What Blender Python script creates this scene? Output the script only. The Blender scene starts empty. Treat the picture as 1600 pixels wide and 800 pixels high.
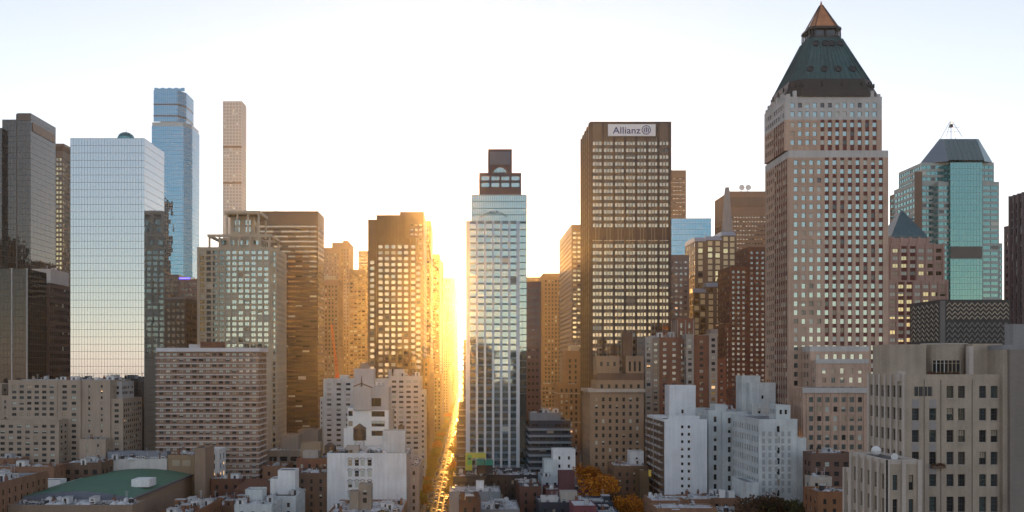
import bpy, math, random
from mathutils import Vector, Matrix
R = random.Random(7)
S = bpy.context.scene
COL = S.collection
F, VX, VY, H = 1400.0, 727.0, 570.0, 75.0      # focal length in photo pixels, vanishing point, eye height (m)

# ---------------------------------------------------------------- camera
cam = bpy.data.cameras.new('camera'); camo = bpy.data.objects.new('camera', cam); COL.objects.link(camo)
camo.location = (0, 0, H); camo.rotation_euler = (math.radians(90), 0, 0)
cam.sensor_width = 36; cam.lens = F / 1600 * 36
cam.shift_x = (800 - VX) / 1600; cam.shift_y = (VY - 400) / 1600
cam.clip_start = 1; cam.clip_end = 30000
S.camera = camo
# ---------------------------------------------------------------- sky, sun, exposure
SUNV = Vector(((723 - VX) / F, 1, (VY - 458) / F)).normalized()
w = bpy.data.worlds.new('World'); S.world = w; w.use_nodes = True
nt = w.node_tree; nt.nodes.clear()
sky = nt.nodes.new('ShaderNodeTexSky'); sky.sky_type = 'NISHITA'; sky.sun_disc = False
sky.sun_elevation = math.asin(SUNV.z); sky.sun_rotation = math.atan2(SUNV.x, SUNV.y)
sky.altitude = 0; sky.air_density = 1.0; sky.dust_density = 0.06; sky.ozone_density = 1.6
hs = nt.nodes.new('ShaderNodeHueSaturation'); hs.inputs['Saturation'].default_value = 0.52
bg = nt.nodes.new('ShaderNodeBackground'); bg.inputs['Strength'].default_value = 0.15
wo = nt.nodes.new('ShaderNodeOutputWorld')
tint = nt.nodes.new('ShaderNodeVectorMath'); tint.operation = 'MULTIPLY'; tint.inputs[1].default_value = (1.14, 0.94, 1.02)
nt.links.new(sky.outputs[0], tint.inputs[0]); nt.links.new(tint.outputs[0], hs.inputs['Color']); nt.links.new(hs.outputs[0], bg.inputs[0]); nt.links.new(bg.outputs[0], wo.inputs[0])
sl = bpy.data.lights.new('sun', 'SUN'); sl.energy = 3.3; sl.angle = math.radians(0.5); sl.color = (1, 0.44, 0.075)
so = bpy.data.objects.new('sun', sl); COL.objects.link(so); so.rotation_euler = SUNV.to_track_quat('Z', 'Y').to_euler()
so.location = (0, 300, 400)
vs = S.view_settings; vs.view_transform = 'Standard'; vs.look = 'None'; vs.gamma = 1; vs.use_curve_mapping = False
vs.exposure = 1.33
S.cycles.use_denoising = True
S.cycles.max_bounces = 5; S.cycles.diffuse_bounces = 2; S.cycles.glossy_bounces = 3; S.cycles.volume_bounces = 1
S.cycles.transmission_bounces = 1; S.cycles.caustics_reflective = False; S.cycles.caustics_refractive = False
S.cycles.sample_clamp_indirect = 6
HAZE = 0.000042; HAZE_G = 0.915

# ---------------------------------------------------------------- materials
MATS = {}
def _new(name):
    m = bpy.data.materials.new(name); m.use_nodes = True
    return m, m.node_tree, m.node_tree.nodes['Principled BSDF']
def stone(name, c, var=0.20, rough=0.85, scale=0.12, fine=1.2, spec=0.3):
    """masonry, concrete, brick: mottling, vertical rain streaks and fine grain"""
    if name in MATS: return MATS[name]
    m, t, b = _new(name); N = t.nodes; L = t.links
    tc = N.new('ShaderNodeTexCoord')
    def noise(sc, mp, det=4):
        mpn = N.new('ShaderNodeMapping'); mpn.inputs['Scale'].default_value = mp
        L.new(tc.outputs['Object'], mpn.inputs[0])
        n = N.new('ShaderNodeTexNoise'); n.inputs['Scale'].default_value = sc; n.inputs['Detail'].default_value = det
        L.new(mpn.outputs[0], n.inputs['Vector']); return n.outputs['Fac']
    a = noise(scale, (1, 1, 1)); s = noise(0.9, (1, 1, 0.06)); f = noise(fine, (1, 1, 2.5), 2)
    def mth(op, x, y):
        n = N.new('ShaderNodeMath'); n.operation = op
        for i, v in enumerate((x, y)):
            if isinstance(v, (int, float)): n.inputs[i].default_value = v
            else: L.new(v, n.inputs[i])
        return n.outputs[0]
    v = mth('ADD', mth('ADD', mth('MULTIPLY', a, 1.1), mth('MULTIPLY', s, 0.9)), mth('MULTIPLY', f, 0.7))
    mr = N.new('ShaderNodeMapRange'); L.new(v, mr.inputs[0])
    mr.inputs[1].default_value = 0.95; mr.inputs[2].default_value = 1.75
    mr.inputs[3].default_value = 1 - var * 1.3; mr.inputs[4].default_value = 1 + var * 0.9
    mx = N.new('ShaderNodeVectorMath'); mx.operation = 'SCALE'; mx.inputs[0].default_value = c[:3]
    L.new(mr.outputs[0], mx.inputs['Scale'])
    L.new(mx.outputs[0], b.inputs['Base Color']); b.inputs['Roughness'].default_value = rough
    b.inputs['Specular IOR Level'].default_value = spec
    MATS[name] = m; return m
def glass(name, c, metal=0.85, rough=0.03, wob=0.012, wsc=0.25, ior=1.7):
    """reflective window glass, very slightly wavy"""
    if name in MATS: return MATS[name]
    m, t, b = _new(name); N = t.nodes; L = t.links
    b.inputs['Base Color'].default_value = (*c, 1); b.inputs['Metallic'].default_value = metal
    b.inputs['Roughness'].default_value = rough; b.inputs['IOR'].default_value = ior
    if wob:
        tc = N.new('ShaderNodeTexCoord'); n = N.new('ShaderNodeTexNoise'); n.inputs['Scale'].default_value = wsc; n.inputs['Detail'].default_value = 1
        L.new(tc.outputs['Object'], n.inputs['Vector'])
        bp = N.new('ShaderNodeBump'); bp.inputs['Strength'].default_value = 1; bp.inputs['Distance'].default_value = wob
        L.new(n.outputs['Fac'], bp.inputs['Height']); L.new(bp.outputs[0], b.inputs['Normal'])
    MATS[name] = m; return m
def plain(name, c, rough=0.6, metal=0.0, coat=0.0, emit=0.0):
    if name in MATS: return MATS[name]
    m, t, b = _new(name)
    b.inputs['Base Color'].default_value = (*c, 1); b.inputs['Roughness'].default_value = rough
    b.inputs['Metallic'].default_value = metal; b.inputs['Coat Weight'].default_value = coat
    if emit: b.inputs['Emission Color'].default_value = (*c, 1); b.inputs['Emission Strength'].default_value = emit
    MATS[name] = m; return m

# glass families
GL = {
 'clear': glass('window_glass', (0.15, 0.18, 0.20), 0.7),
 'dark': glass('dark_window_glass', (0.05, 0.055, 0.06), 0.5),
 'bronze': glass('bronze_glass', (0.30, 0.25, 0.20), 0.85),
 'bluegreen': glass('bluegreen_glass', (0.26, 0.35, 0.36), 0.85),
 'green': glass('green_glass', (0.115, 0.235, 0.245), 0.9),
 'mirror': glass('mirror_glass', (0.37, 0.42, 0.46), 0.95, wob=0.005),
 'blue': glass('blue_glass', (0.105, 0.265, 0.38), 0.9),
 'yellow': glass('pale_gold_glass', (0.44, 0.385, 0.24), 0.9),
 'champagne': glass('champagne_glass', (0.36, 0.32, 0.25), 0.9),
 'black': glass('smoked_glass', (0.012, 0.011, 0.011), 0.02, ior=1.5),
 'smoke': glass('smoked_mirror_glass', (0.018, 0.018, 0.019), 0.03, ior=1.72),
}
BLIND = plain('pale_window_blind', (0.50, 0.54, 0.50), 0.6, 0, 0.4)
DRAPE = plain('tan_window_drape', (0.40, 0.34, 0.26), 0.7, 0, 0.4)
LIT = plain('lit_room', (1.0, 0.62, 0.30), 0.6, 0, 0, 0.35)
FRAME = plain('window_frame_dark', (0.07, 0.065, 0.06), 0.5)
FRAMEW = plain('window_frame_white', (0.6, 0.6, 0.58), 0.5)
ROOFG = stone('grey_roof_membrane', (0.26, 0.27, 0.29), 0.45, 0.8, 0.15, 0.8)
ROOFW = stone('silver_roof_coating', (0.55, 0.57, 0.61), 0.42, 0.6, 0.2, 0.8)
ROOFD = stone('dark_roof_tar', (0.12, 0.118, 0.12), 0.5, 0.8, 0.15, 0.8)
METAL = stone('galvanised_metal', (0.45, 0.47, 0.50), 0.15, 0.35, 0.5, 2, 0.5)
DKMET = plain('dark_metal', (0.05, 0.05, 0.055), 0.45, 0.4)
WHITEM = stone('white_painted_unit', (0.72, 0.73, 0.74), 0.12, 0.5)
REDB_ = stone('chimney_brick', (0.22, 0.11, 0.08), 0.2)
WOOD = stone('weathered_cedar_wood', (0.14, 0.10, 0.075), 0.3, 0.85, 0.5, 3)

# ---------------------------------------------------------------- mesh helpers
def link(o, parent=None):
    COL.objects.link(o)
    if parent is not None: o.parent = parent
    return o
def make_mesh(name, V, Fc, mi, mats, smooth=False):
    me = bpy.data.meshes.new(name); me.from_pydata(V, [], Fc); me.update()
    for m in mats: me.materials.append(m)
    if mi and len(mats) > 1: me.polygons.foreach_set('material_index', mi)
    if smooth: me.polygons.foreach_set('use_smooth', [True] * len(Fc))
    return me
class MB:
    def __init__(s): s.V = []; s.F = []; s.I = []; s.M = []
    def mi(s, m):
        if m not in s.M: s.M.append(m)
        return s.M.index(m)
    def face(s, pts, m):
        k = len(s.V); s.V += [tuple(p) for p in pts]; s.F.append(tuple(range(k, k + len(pts)))); s.I.append(s.mi(m))
    def box(s, x0, x1, y0, y1, z0, z1, m, bottom=True):
        k = len(s.V); i = s.mi(m)
        s.V += [(x0,y0,z0),(x1,y0,z0),(x1,y1,z0),(x0,y1,z0),(x0,y0,z1),(x1,y0,z1),(x1,y1,z1),(x0,y1,z1)]
        fs = [(0,1,5,4),(1,2,6,5),(2,3,7,6),(3,0,4,7),(4,5,6,7)]
        if bottom: fs.append((3,2,1,0))
        for f in fs: s.F.append(tuple(k + q for q in f)); s.I.append(i)
    def loft(s, rings, m, cap0=True, cap1=True):
        """rings: lists of points, same length, counter-clockwise seen from above"""
        i = s.mi(m); k = len(s.V); n = len(rings[0])
        for r in rings: s.V += [tuple(p) for p in r]
        for a in range(len(rings) - 1):
            for j in range(n):
                q = (j + 1) % n
                s.F.append((k + a*n + j, k + a*n + q, k + (a+1)*n + q, k + (a+1)*n + j)); s.I.append(i)
        if cap1: s.F.append(tuple(k + (len(rings)-1)*n + j for j in range(n))); s.I.append(i)
        if cap0: s.F.append(tuple(k + j for j in reversed(range(n)))); s.I.append(i)
    def cyl(s, x, y, z0, z1, r0, m, r1=None, n=12):
        r1 = r0 if r1 is None else r1
        s.loft([[(x + r*math.cos(2*math.pi*j/n), y + r*math.sin(2*math.pi*j/n), z) for j in range(n)] for r, z in ((r0, z0), (r1, z1))], m)
    def bar(s, p, q, r, m, n=6, r1=None):
        p = Vector(p); q = Vector(q); d = (q - p)
        if d.length < 1e-6: return
        z = d.normalized(); a = Vector((0,0,1)) if abs(z.z) < 0.9 else Vector((1,0,0))
        x = z.cross(a).normalized(); y = z.cross(x); r1 = r if r1 is None else r1
        ring = lambda c, rr: [c + x*rr*math.cos(2*math.pi*j/n) + y*rr*math.sin(2*math.pi*j/n) for j in range(n)]
        s.loft([ring(p, r), ring(q, r1)], m)
    def obj(s, name, parent=None, off=(0,0,0), smooth=False):
        V = [(a - off[0], b - off[1], c - off[2]) for a, b, c in s.V]
        return link(bpy.data.objects.new(name, make_mesh(name, V, s.F, s.I, s.M, smooth)), parent)
def tag(o, label=None, cat=None, group=None, kind=None):
    if label: o['label'] = label
    if cat: o['category'] = cat
    if group: o['group'] = group
    if kind: o['kind'] = kind
    return o
def copy_tree(o, parent=None):
    c = o.copy(); COL.objects.link(c); c.parent = parent
    for ch in list(o.children): copy_tree(ch, c)
    return c
X_ = lambda px, Y: (px - VX) / F * Y
Z_ = lambda py, Y: H + (VY - py) / F * Y

# ---------------------------------------------------------------- windows
WCACHE = {}
def win_geom(mb, M4, w, h, g, kind, style, bf, fr):
    """glass pane with frame bars; local x along wall, z up, -y outwards"""
    def q(x0, x1, z0, z1, y, m): mb.face([M4 @ Vector(p) for p in ((x0,y,z0),(x1,y,z0),(x1,y,z1),(x0,y,z1))], m)
    x0, x1 = -w/2, w/2
    if kind == 'plain': q(x0, x1, 0, h, 0, g)
    elif kind == 'full': q(x0, x1, 0, h, 0, bf)
    elif kind == 'half': q(x0, x1, 0, h*0.52, 0, g); q(x0, x1, h*0.52, h, 0, bf)
    elif kind == 'side': q(x0, 0, 0, h, 0, bf); q(0, x1, 0, h, 0, g)
    t = min(0.09, w*0.07)
    if style != 'none':
        q(x0, x0+t, 0, h, -0.05, fr); q(x1-t, x1, 0, h, -0.05, fr); q(x0+t, x1-t, 0, t, -0.05, fr); q(x0+t, x1-t, h-t, h, -0.05, fr)
    if style == 'sash': q(x0+t, x1-t, h*0.5-t*0.5, h*0.5+t*0.5, -0.05, fr)
    if style == 'two': q(-t*0.6, t*0.6, t, h-t, -0.05, fr)
    if style == 'three':
        for c in (-w/6, w/6): q(c-t*0.5, c+t*0.5, t, h-t, -0.05, fr)
    if style == 'grid':
        q(-t*0.35, t*0.35, t, h-t, -0.05, fr)
        for c in (0.25, 0.5, 0.75): q(x0+t, x1-t, h*c-t*0.3, h*c+t*0.3, -0.052, fr)
MAXW = 100
class Bld:
    def __init__(s, name, label, x, y, cat='building', group=None, glass='clear', mix=(50,14,14,16,2), style='sash', frame=None, seed=None, maxw=MAXW):
        s.root = link(bpy.data.objects.new(name, None)); s.root.location = (x, y, 0); s.root.empty_display_size = 5
        tag(s.root, label, cat, group); s.off = (x, y, 0); s.P = {}; s.W = []; s.g = glass; s.mix = (mix[0], mix[1], mix[2], mix[3]*(.4 if y > 450 else .8), mix[4]*.3); s.style = style
        s.fr = frame or FRAME; s.r = random.Random(seed if seed is not None else hash_(label)); s.maxw = maxw; s.extra = []
    def part(s, n):
        if n not in s.P: s.P[n] = MB()
        return s.P[n]
    def wall(s, a, b, z0, z1, mat, cols=(), rows=(), depth=0.35, mask=None, part='wall', pri=0, mat2=None, c2=None, frac=1.0, gl=None, mix=None, style=None, jit=0.25):
        """vertical wall from a to b (outward side on the right) with real openings"""
        mb = s.part(part); ax, ay = a; bx, by = b; L = math.hypot(bx-ax, by-ay); dx, dy = (bx-ax)/L, (by-ay)/L; nx, ny = dy, -dx
        P = lambda u, v, t=0.0: (ax + dx*u + nx*t, ay + dy*u + ny*t, v)
        def quad(u0, u1, v0, v1, m, t=0.0):
            if u1 - u0 > 1e-4 and v1 - v0 > 1e-4: mb.face([P(u0,v0,t), P(u1,v0,t), P(u1,v1,t), P(u0,v1,t)], m)
        if not cols or not rows: quad(0, L, z0, z1, mat); return
        u = 0.0; ang = math.atan2(dy, dx)
        for i, (c0, c1) in enumerate(cols):
            quad(u, c0, z0, z1, mat); u = c1; v = z0
            m2 = mat2 if (mat2 and (c2 is None or c2(i))) else mat; t2 = -0.12 if m2 is not mat else 0.0
            for j, (r0, r1) in enumerate(rows):
                if mask and not mask(i, j): continue
                quad(c0, c1, v, r0, m2, t2); v = r1; d = -depth
                mb.face([P(c0,r0,0),P(c0,r0,d),P(c0,r1,d),P(c0,r1,0)], mat); mb.face([P(c1,r0,d),P(c1,r0,0),P(c1,r1,0),P(c1,r1,d)], mat)
                mb.face([P(c0,r0,0),P(c1,r0,0),P(c1,r0,d),P(c0,r0,d)], mat); mb.face([P(c0,r1,d),P(c1,r1,d),P(c1,r1,0),P(c0,r1,0)], mat)
                p = P((c0+c1)/2, r0, d)
                s.W.append((pri, -r0, p, ang, round(c1-c0, 3), round(r1-r0, 3), gl or s.g, mix or s.mix, style or s.style, jit))
            quad(c0, c1, v, z1, m2, t2)
        quad(u, L, z0, z1, mat)
    def sides(s, x0, x1, y0, y1, z0, z1, sp, roof=True, zlow=-1e9, both=True):
        """a block with windows as set in sp on the street, left and right sides"""
        t = sp.get('type', 'punch'); fh = sp.get('fh', 3.3); top = sp.get('top', 1.2); m = sp['wall']
        if t == 'curtain':
            for a, b, k in (((x0,y0),(x1,y0),0), ((x1,y0),(x1,y1),1), ((x0,y1),(x0,y0),1)): s.curtain(a, b, z0, z1, sp, zlow)
            s.wall((x1,y1),(x0,y1), z0, z1, m)
        else:
            nf = int((z1 - top - z0) / fh); rows = []
            for k in range(nf):
                zz = z1 - top - (k+1)*fh + sp.get('sill', 0.9)
                if zz > max(z0, zlow): rows.append((zz, zz + sp.get('wh', 1.7)))
            rows.reverse(); skip = sp.get('skiprows')
            for a, b, pri in (((x0,y0),(x1,y0),0), ((x1,y0),(x1,y1),1 if x1 < 0 else 3), ((x0,y1),(x0,y0),1 if x0 > 0 else 3)):
                Ls = math.hypot(b[0]-a[0], b[1]-a[1]); cor = sp.get('cor', 0.8); p = sp.get('pitch', 3.2)
                if pri and sp.get('sidepitch'): p = sp['sidepitch']
                n = max(1, int((Ls - 2*cor) / p + 0.3)); p = (Ls - 2*cor) / n; ww = min(sp.get('ww', 1.5), p*0.93)
                if sp.get('wr'): ww = p * sp['wr']
                cols = [(cor + (i+0.5)*p - ww/2, cor + (i+0.5)*p + ww/2) for i in range(n)]
                if sp.get('blank') and n > 3: cols = [c for i, c in enumerate(cols) if not sp['blank'](i, n, pri)]
                if pri == 3 and not both: cols = []
                if pri and sp.get('sideplain'): cols = []
                s.wall(a, b, z0, z1, m, cols, rows, sp.get('depth', 0.3), None, 'wall', pri, sp.get('mat2'), sp.get('c2'), jit=sp.get('jit', 0.25))
                if sp.get('fin') and pri < 3:
                    fw, fd, fm = sp['fin']; mb = s.part('pier'); dx, dy = (b[0]-a[0])/Ls, (b[1]-a[1])/Ls; nx, ny = dy, -dx
                    for i in range(n+1):
                        u = cor + i*p; q = [(u-fw/2, 0.01), (u+fw/2, 0.01), (u+fw/2, fd), (u-fw/2, fd)]
                        pts = [(a[0]+dx*uu+nx*tt, a[1]+dy*uu+ny*tt) for uu, tt in q]
                        c = pts[::-1]
                        mb.loft([[(e[0], e[1], max(z0, zlow)) for e in c], [(e[0], e[1], z1 + sp.get('finup', 0)) for e in c]], fm, False, True)
                if sp.get('band') and pri < 3:
                    bh, bd, bm, every = sp['band']; bn_ = 'balcony_band' if sp.get('balc') else 'string_course'
                    for k in range(0, nf, every):
                        zz = z1 - top - (k+1)*fh
                        if zz < max(z0, zlow): continue
                        mb = s.part('%s|%d_%d' % (bn_, int(zz*10), int(x0*10)))
                        if pri == 0: mb.box(x0-bd, x1+bd, y0-bd, y0-0.012, zz-bh/2, zz+bh/2, bm)
                        elif a[0] == x1: mb.box(x1+0.012, x1+bd, y0-0.01, y1, zz-bh/2, zz+bh/2, bm)
                        else: mb.box(x0-bd, x0-0.012, y0-0.01, y1, zz-bh/2, zz+bh/2, bm)
            s.wall((x1,y1),(x0,y1), z0, z1, m)
        if roof: s.roof(x0, x1, y0, y1, z1, sp.get('roof', ROOFG), m, sp.get('par', 0.9))
    def curtain(s, a, b, z0, z1, sp, zlow=-1e9):
        ax, ay = a; bx, by = b; L = math.hypot(bx-ax, by-ay); dx, dy = (bx-ax)/L, (by-ay)/L; nx, ny = dy, -dx
        g = GL[sp.get('glass', s.g)]; fh = sp.get('fh', 3.8); p = sp.get('pitch', 1.6); n = max(1, round(L/p)); p = L/n
        nf = max(1, round((z1-z0)/fh)); f = (z1-z0)/nf; mb = s.part('curtain_wall'); mm = s.part('mullion'); fm = sp.get('fm', FRAME)
        jit = sp.get('jit', 0.006); sh = sp.get('spandrel', 0); sm = sp.get('smat', g); P = lambda u, v, t=0.0: (ax+dx*u+nx*t, ay+dy*u+ny*t, v)
        if zlow > z0 + f:
            k0 = int((zlow-z0)/f); mb.face([P(0,z0), P(L,z0), P(L,z0+k0*f), P(0,z0+k0*f)], g)
        else: k0 = 0
        dark = sp.get('darkrows', ())
        for k in range(k0, nf):
            for i in range(n):
                v0 = z0+k*f; v1 = v0+f; u0 = i*p; u1 = u0+p; tx = s.r.uniform(-jit, jit); tz = s.r.uniform(-jit, jit)
                vm = v0 + sh
                if sh: mb.face([P(u0,v0), P(u1,v0), P(u1,vm), P(u0,vm)], sm)
                gg = sp['darkmat'] if (nf-1-k) in dark else g
                mb.face([P(u0,vm,-tx-tz), P(u1,vm,tx-tz), P(u1,v1,tx+tz), P(u0,v1,-tx+tz)], gg)
        hw, hd = sp.get('hbar', (0.18, 0.08)); vw, vd = sp.get('vbar', (0.10, 0.08))
        def bar(u0, u1, v0, v1, d):
            c = [P(u0,0,d)[:2], P(u1,0,d)[:2], P(u1,0,0.0)[:2], P(u0,0,0.0)[:2]]
            mm.loft([[(e[0], e[1], v0) for e in c], [(e[0], e[1], v1) for e in c]], fm, True, True)
        ev = sp.get('hevery', 1)
        for k in range(k0, nf+1):
            if (nf-k) % ev == 0: bar(0, L, z0+k*f-hw/2, z0+k*f+hw/2, hd)
        vev = sp.get('vevery', 1)
        for i in range(0, n+1, vev): bar(i*p-vw/2, i*p+vw/2, z0+k0*f, z1, vd+0.02)
    def roof(s, x0, x1, y0, y1, z, rm, wm, par=0.9):
        key = '|%d_%d_%d' % (x0*10, y0*10, z*10)
        mb = s.part('roof'+key); mb.face([(x0,y0,z),(x1,y0,z),(x1,y1,z),(x0,y1,z)], rm)
        if par:
            q = s.part('parapet'+key); t = 0.35
            q.box(x0-.03, x1+.03, y0-.03, y0+t, z-0.3, z+par, wm); q.box(x0-.03, x1+.03, y1-t, y1+.03, z-0.3, z+par, wm)
            q.box(x0-.03, x0+t, y0+t, y1-t, z-0.3, z+par, wm); q.box(x1-t, x1+.03, y0+t, y1-t, z-0.3, z+par, wm)
    def box(s, part, px0, px1, pt, pb, Y, D, mat, dy=0):
        x0, x1 = X_(px0, Y), X_(px1, Y); z1 = Z_(pt, Y); z0 = Z_(pb, Y)
        s.part(part).box(x0, x1, Y+dy, Y+dy+D, z0, z1, mat)
    def mass(s, px0, px1, pt, Y, D, sp, pb=None, z0=0.0, vis=None, roof=True, both=True):
        x0, x1 = X_(px0, Y), X_(px1, Y); z1 = Z_(pt, Y)
        if pb is not None: z0 = Z_(pb, Y)
        par = sp.get('par', 0.9) if roof else 0
        zl = Z_(vis, Y) if vis else -1e9
        s.sides(x0, x1, Y, Y+D, z0, z1-par, sp, roof, zl, both); return x0, x1, z1-par
    def solo(s, name, mb, smooth=False): s.extra.append(mb.obj(name, s.root, s.off, smooth)); return s.extra[-1]
    def clutter(s, x0, x1, y0, y1, z, n=6, big=1.0):
        r = s.r; n = int(n*2.3)
        if n > 6 and x1-x0 > 6:      # a guard rail and a seam kerb across the roof
            mb = MB(); yy = y0+(y1-y0)*r.uniform(.3,.7); xm = x0+(x1-x0)*r.uniform(.25,.5); xe = xm+(x1-xm)*.7
            for zz in (.55,1.1): mb.bar((xm,yy,z+zz),(xe,yy,z+zz),.05,METAL,4)
            q = xm
            while q < xe: mb.bar((q,yy,z),(q,yy,z+1.1),.05,METAL,4); q += 1.8
            s.solo('guard_rail', mb); mb = MB(); mb.box(x0+.5,x1-.5,yy+1,yy+1.35,z,z+.4,ROOFW); s.solo('roof_kerb', mb)
        for k in range(n):
            t = r.choice('aaaubvvvvssppmmht'); x = r.uniform(x0+1.5, x1-1.5); y = r.uniform(y0+1.5, y1-1.5); mb = MB()
            if t in 'au':
                w_, d_, h_ = r.uniform(0.9,2.1)*big, r.uniform(0.9,2.0)*big, r.uniform(0.6,1.3)*big
                mb.box(x-w_/2, x+w_/2, y-d_/2, y+d_/2, z+0.3, z+0.3+h_, r.choice([METAL, WHITEM, METAL]))
                for sx in (-1, 1): mb.box(x+sx*w_*0.4-.1, x+sx*w_*0.4+.1, y-d_/2, y+d_/2, z, z+0.3, DKMET)
                mb.cyl(x, y, z+0.3+h_, z+0.42+h_, min(w_, d_)*0.36, DKMET, None, 10)
                mb.box(x-w_*0.38, x+w_*0.38, y-d_/2-0.02, y-d_/2, z+0.5, z+0.2+h_*0.8, DKMET)
                s.solo('air_conditioner', mb)
            elif t == 'b':
                w_, d_, h_ = r.uniform(2.2,3.8)*big, r.uniform(3,5), r.uniform(2.0,2.7)
                bm = r.choice([WHITEM, s.bulk if hasattr(s, 'bulk') else ROOFW])
                mb.box(x-w_/2, x+w_/2, y-d_/2, y+d_/2, z, z+h_, bm); mb.box(x-w_/2-.15, x+w_/2+.15, y-d_/2-.15, y+d_/2+.15, z+h_, z+h_+.2, METAL)
                mb.box(x-.5, x+.5, y-d_/2-.04, y-d_/2, z, z+2.0, DKMET); s.solo('stair_bulkhead', mb)
            elif t == 'm':
                hh = r.uniform(2.5,4.5); mb.bar((x,y,z),(x,y,z+hh),.07,METAL,5)
                for q in (.6,.8,.95): mb.bar((x-.7*q,y,z+hh*q),(x+.7*q,y,z+hh*q),.04,METAL,4)
                s.solo('antenna', mb)
            elif t == 'h':
                w_ = r.uniform(.8,1.4); mb.box(x-w_/2,x+w_/2,y-.4,y+.4,z,z+r.uniform(1.6,2.6),r.choice([REDB_, s.bulk if hasattr(s,'bulk') else REDB_])); mb.cyl(x-w_*.25,y,z+1.6,z+3,.15,DKMET,None,6); mb.cyl(x+w_*.25,y,z+1.6,z+3,.15,DKMET,None,6); s.solo('chimney', mb)
            elif t == 't':
                rr = r.uniform(.6,1.1); mb.cyl(x,y,z+.3,z+.3+rr*1.8,rr,r.choice([METAL,WHITEM,DKMET]),None,12); mb.cyl(x,y,z+.3+rr*1.8,z+.3+rr*2.2,rr,METAL,.2,12)
                for sx in (-.5,.5): mb.box(x+sx*rr-.08,x+sx*rr+.08,y-.5*rr,y+.5*rr,z,z+.3,DKMET)
                s.solo('roof_tank', mb)
            elif t == 'v':
                mb.cyl(x, y, z, z+r.uniform(0.8,2.2), 0.18, METAL, None, 8); mb.cyl(x, y, z+1.0, z+1.35, 0.34, METAL, 0.1, 8); s.solo('vent_pipe', mb)
            elif t == 's':
                a_, b_ = r.uniform(1,2), r.uniform(1.5,3)
                mb.loft([[(x-a_,y-b_,z),(x+a_,y-b_,z),(x+a_,y+b_,z),(x-a_,y+b_,z)],[(x-a_*.9,y-b_*.9,z+.5),(x+a_*.9,y-b_*.9,z+.5),(x+a_*.9,y+b_*.9,z+.5),(x-a_*.9,y+b_*.9,z+.5)],[(x-.05,y-b_*.6,z+1.1),(x+.05,y-b_*.6,z+1.1),(x+.05,y+b_*.6,z+1.1),(x-.05,y+b_*.6,z+1.1)]], ROOFW); s.solo('skylight', mb)
            else:
                l = r.uniform(3,7); mb.box(x-l/2, x+l/2, y-.35, y+.35, z+.4, z+1.0, METAL)
                for q in (-.4, 0, .4): mb.box(x+q*l-.06, x+q*l+.06, y-.3, y+.3, z, z+.4, DKMET)
                s.solo('duct', mb)
    def finish(s):
        for n, mb in s.P.items(): mb.obj(n.split('|')[0], s.root, s.off)
        s.W.sort(key=lambda q: (q[0], q[1])); rest = MB(); r = s.r
        for k, (pri, _, p, ang, ww, wh, g, mix, style, jit) in enumerate(s.W):
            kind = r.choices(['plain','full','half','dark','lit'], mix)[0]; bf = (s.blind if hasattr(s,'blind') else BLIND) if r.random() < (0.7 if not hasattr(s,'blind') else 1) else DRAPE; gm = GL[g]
            if kind == 'dark': kind = 'plain'; gm = GL['dark']
            if kind == 'lit': kind = 'full' if r.random() < .5 else 'half'; bf = LIT
            j1 = math.radians(r.uniform(-jit, jit)); j2 = math.radians(r.uniform(-jit, jit))
            if k < s.maxw:
                key = (ww, wh, gm.name, kind, style, bf.name if kind != 'plain' else '', s.fr.name)
                if key not in WCACHE:
                    mb = MB(); win_geom(mb, Matrix(), ww, wh, gm, kind, style, bf, s.fr); WCACHE[key] = make_mesh('window', mb.V, mb.F, mb.I, mb.M)
                o = link(bpy.data.objects.new('window', WCACHE[key]), s.root)
                o.location = (p[0]-s.off[0], p[1]-s.off[1], p[2]); o.rotation_euler = (j1, 0, ang + j2)
            else:
                M4 = Matrix.Translation((p[0], p[1], p[2])) @ Matrix.Rotation(ang+j2, 4, 'Z') @ Matrix.Rotation(j1, 4, 'X')
                win_geom(rest, M4, ww, wh, gm, kind, style if style != 'grid' else 'sash', bf, s.fr)
        if rest.F: tag(rest.obj('window', s.root, s.off), kind='stuff')
        return s.root
def hash_(t):
    h = 0
    for c in t: h = (h*31 + ord(c)) % 1000003
    return h
def bld(name, label, px, Y, **k): return Bld(name, label, X_(px, Y), Y, **k)
# ================================================================ the setting
def struct(name, mb): return tag(mb.obj(name), kind='structure')
ASPH = stone('asphalt', (0.052, 0.05, 0.05), 0.3, 0.7, 0.2, 2, 0.15)
CONC = stone('pavement_concrete', (0.26, 0.25, 0.24), 0.2, 0.8, 0.3, 2)
DIRT = stone('yard_ground', (0.11, 0.10, 0.09), 0.35, 0.9, 0.05, 0.5)
PAINT = plain('road_paint', (0.7, 0.7, 0.68), 0.5); PAINTY = plain('yellow_road_paint', (0.7, 0.48, 0.08), 0.5)
g = MB(); g.face([(-9000,-3000,0),(9000,-3000,0),(9000,14000,0),(-9000,14000,0)], DIRT); struct('ground', g)
g = MB(); g.face([(-20.5,-200,0.004),(-9,-200,0.004),(-9,3500,0.004),(-20.5,3500,0.004)], ASPH); struct('road', g)
g = MB()
for Yc in (330, 640, 905, 1180):
    for a, b in ((-700, -20.5), (-9, 700)): g.face([(a,Yc-7,0.004),(b,Yc-7,0.004),(b,Yc+7,0.004),(a,Yc+7,0.004)], ASPH)
struct('cross_streets', g)
g = MB()
segs = [(-200,322),(338,632),(648,897),(913,1172),(1188,3500)]
for a, b in segs:
    g.box(-24.5,-20.5,a,b,0,0.13,CONC); g.box(-9,-4.6,a,b,0,0.13,CONC)
struct('pavement', g)
g = MB()
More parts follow.
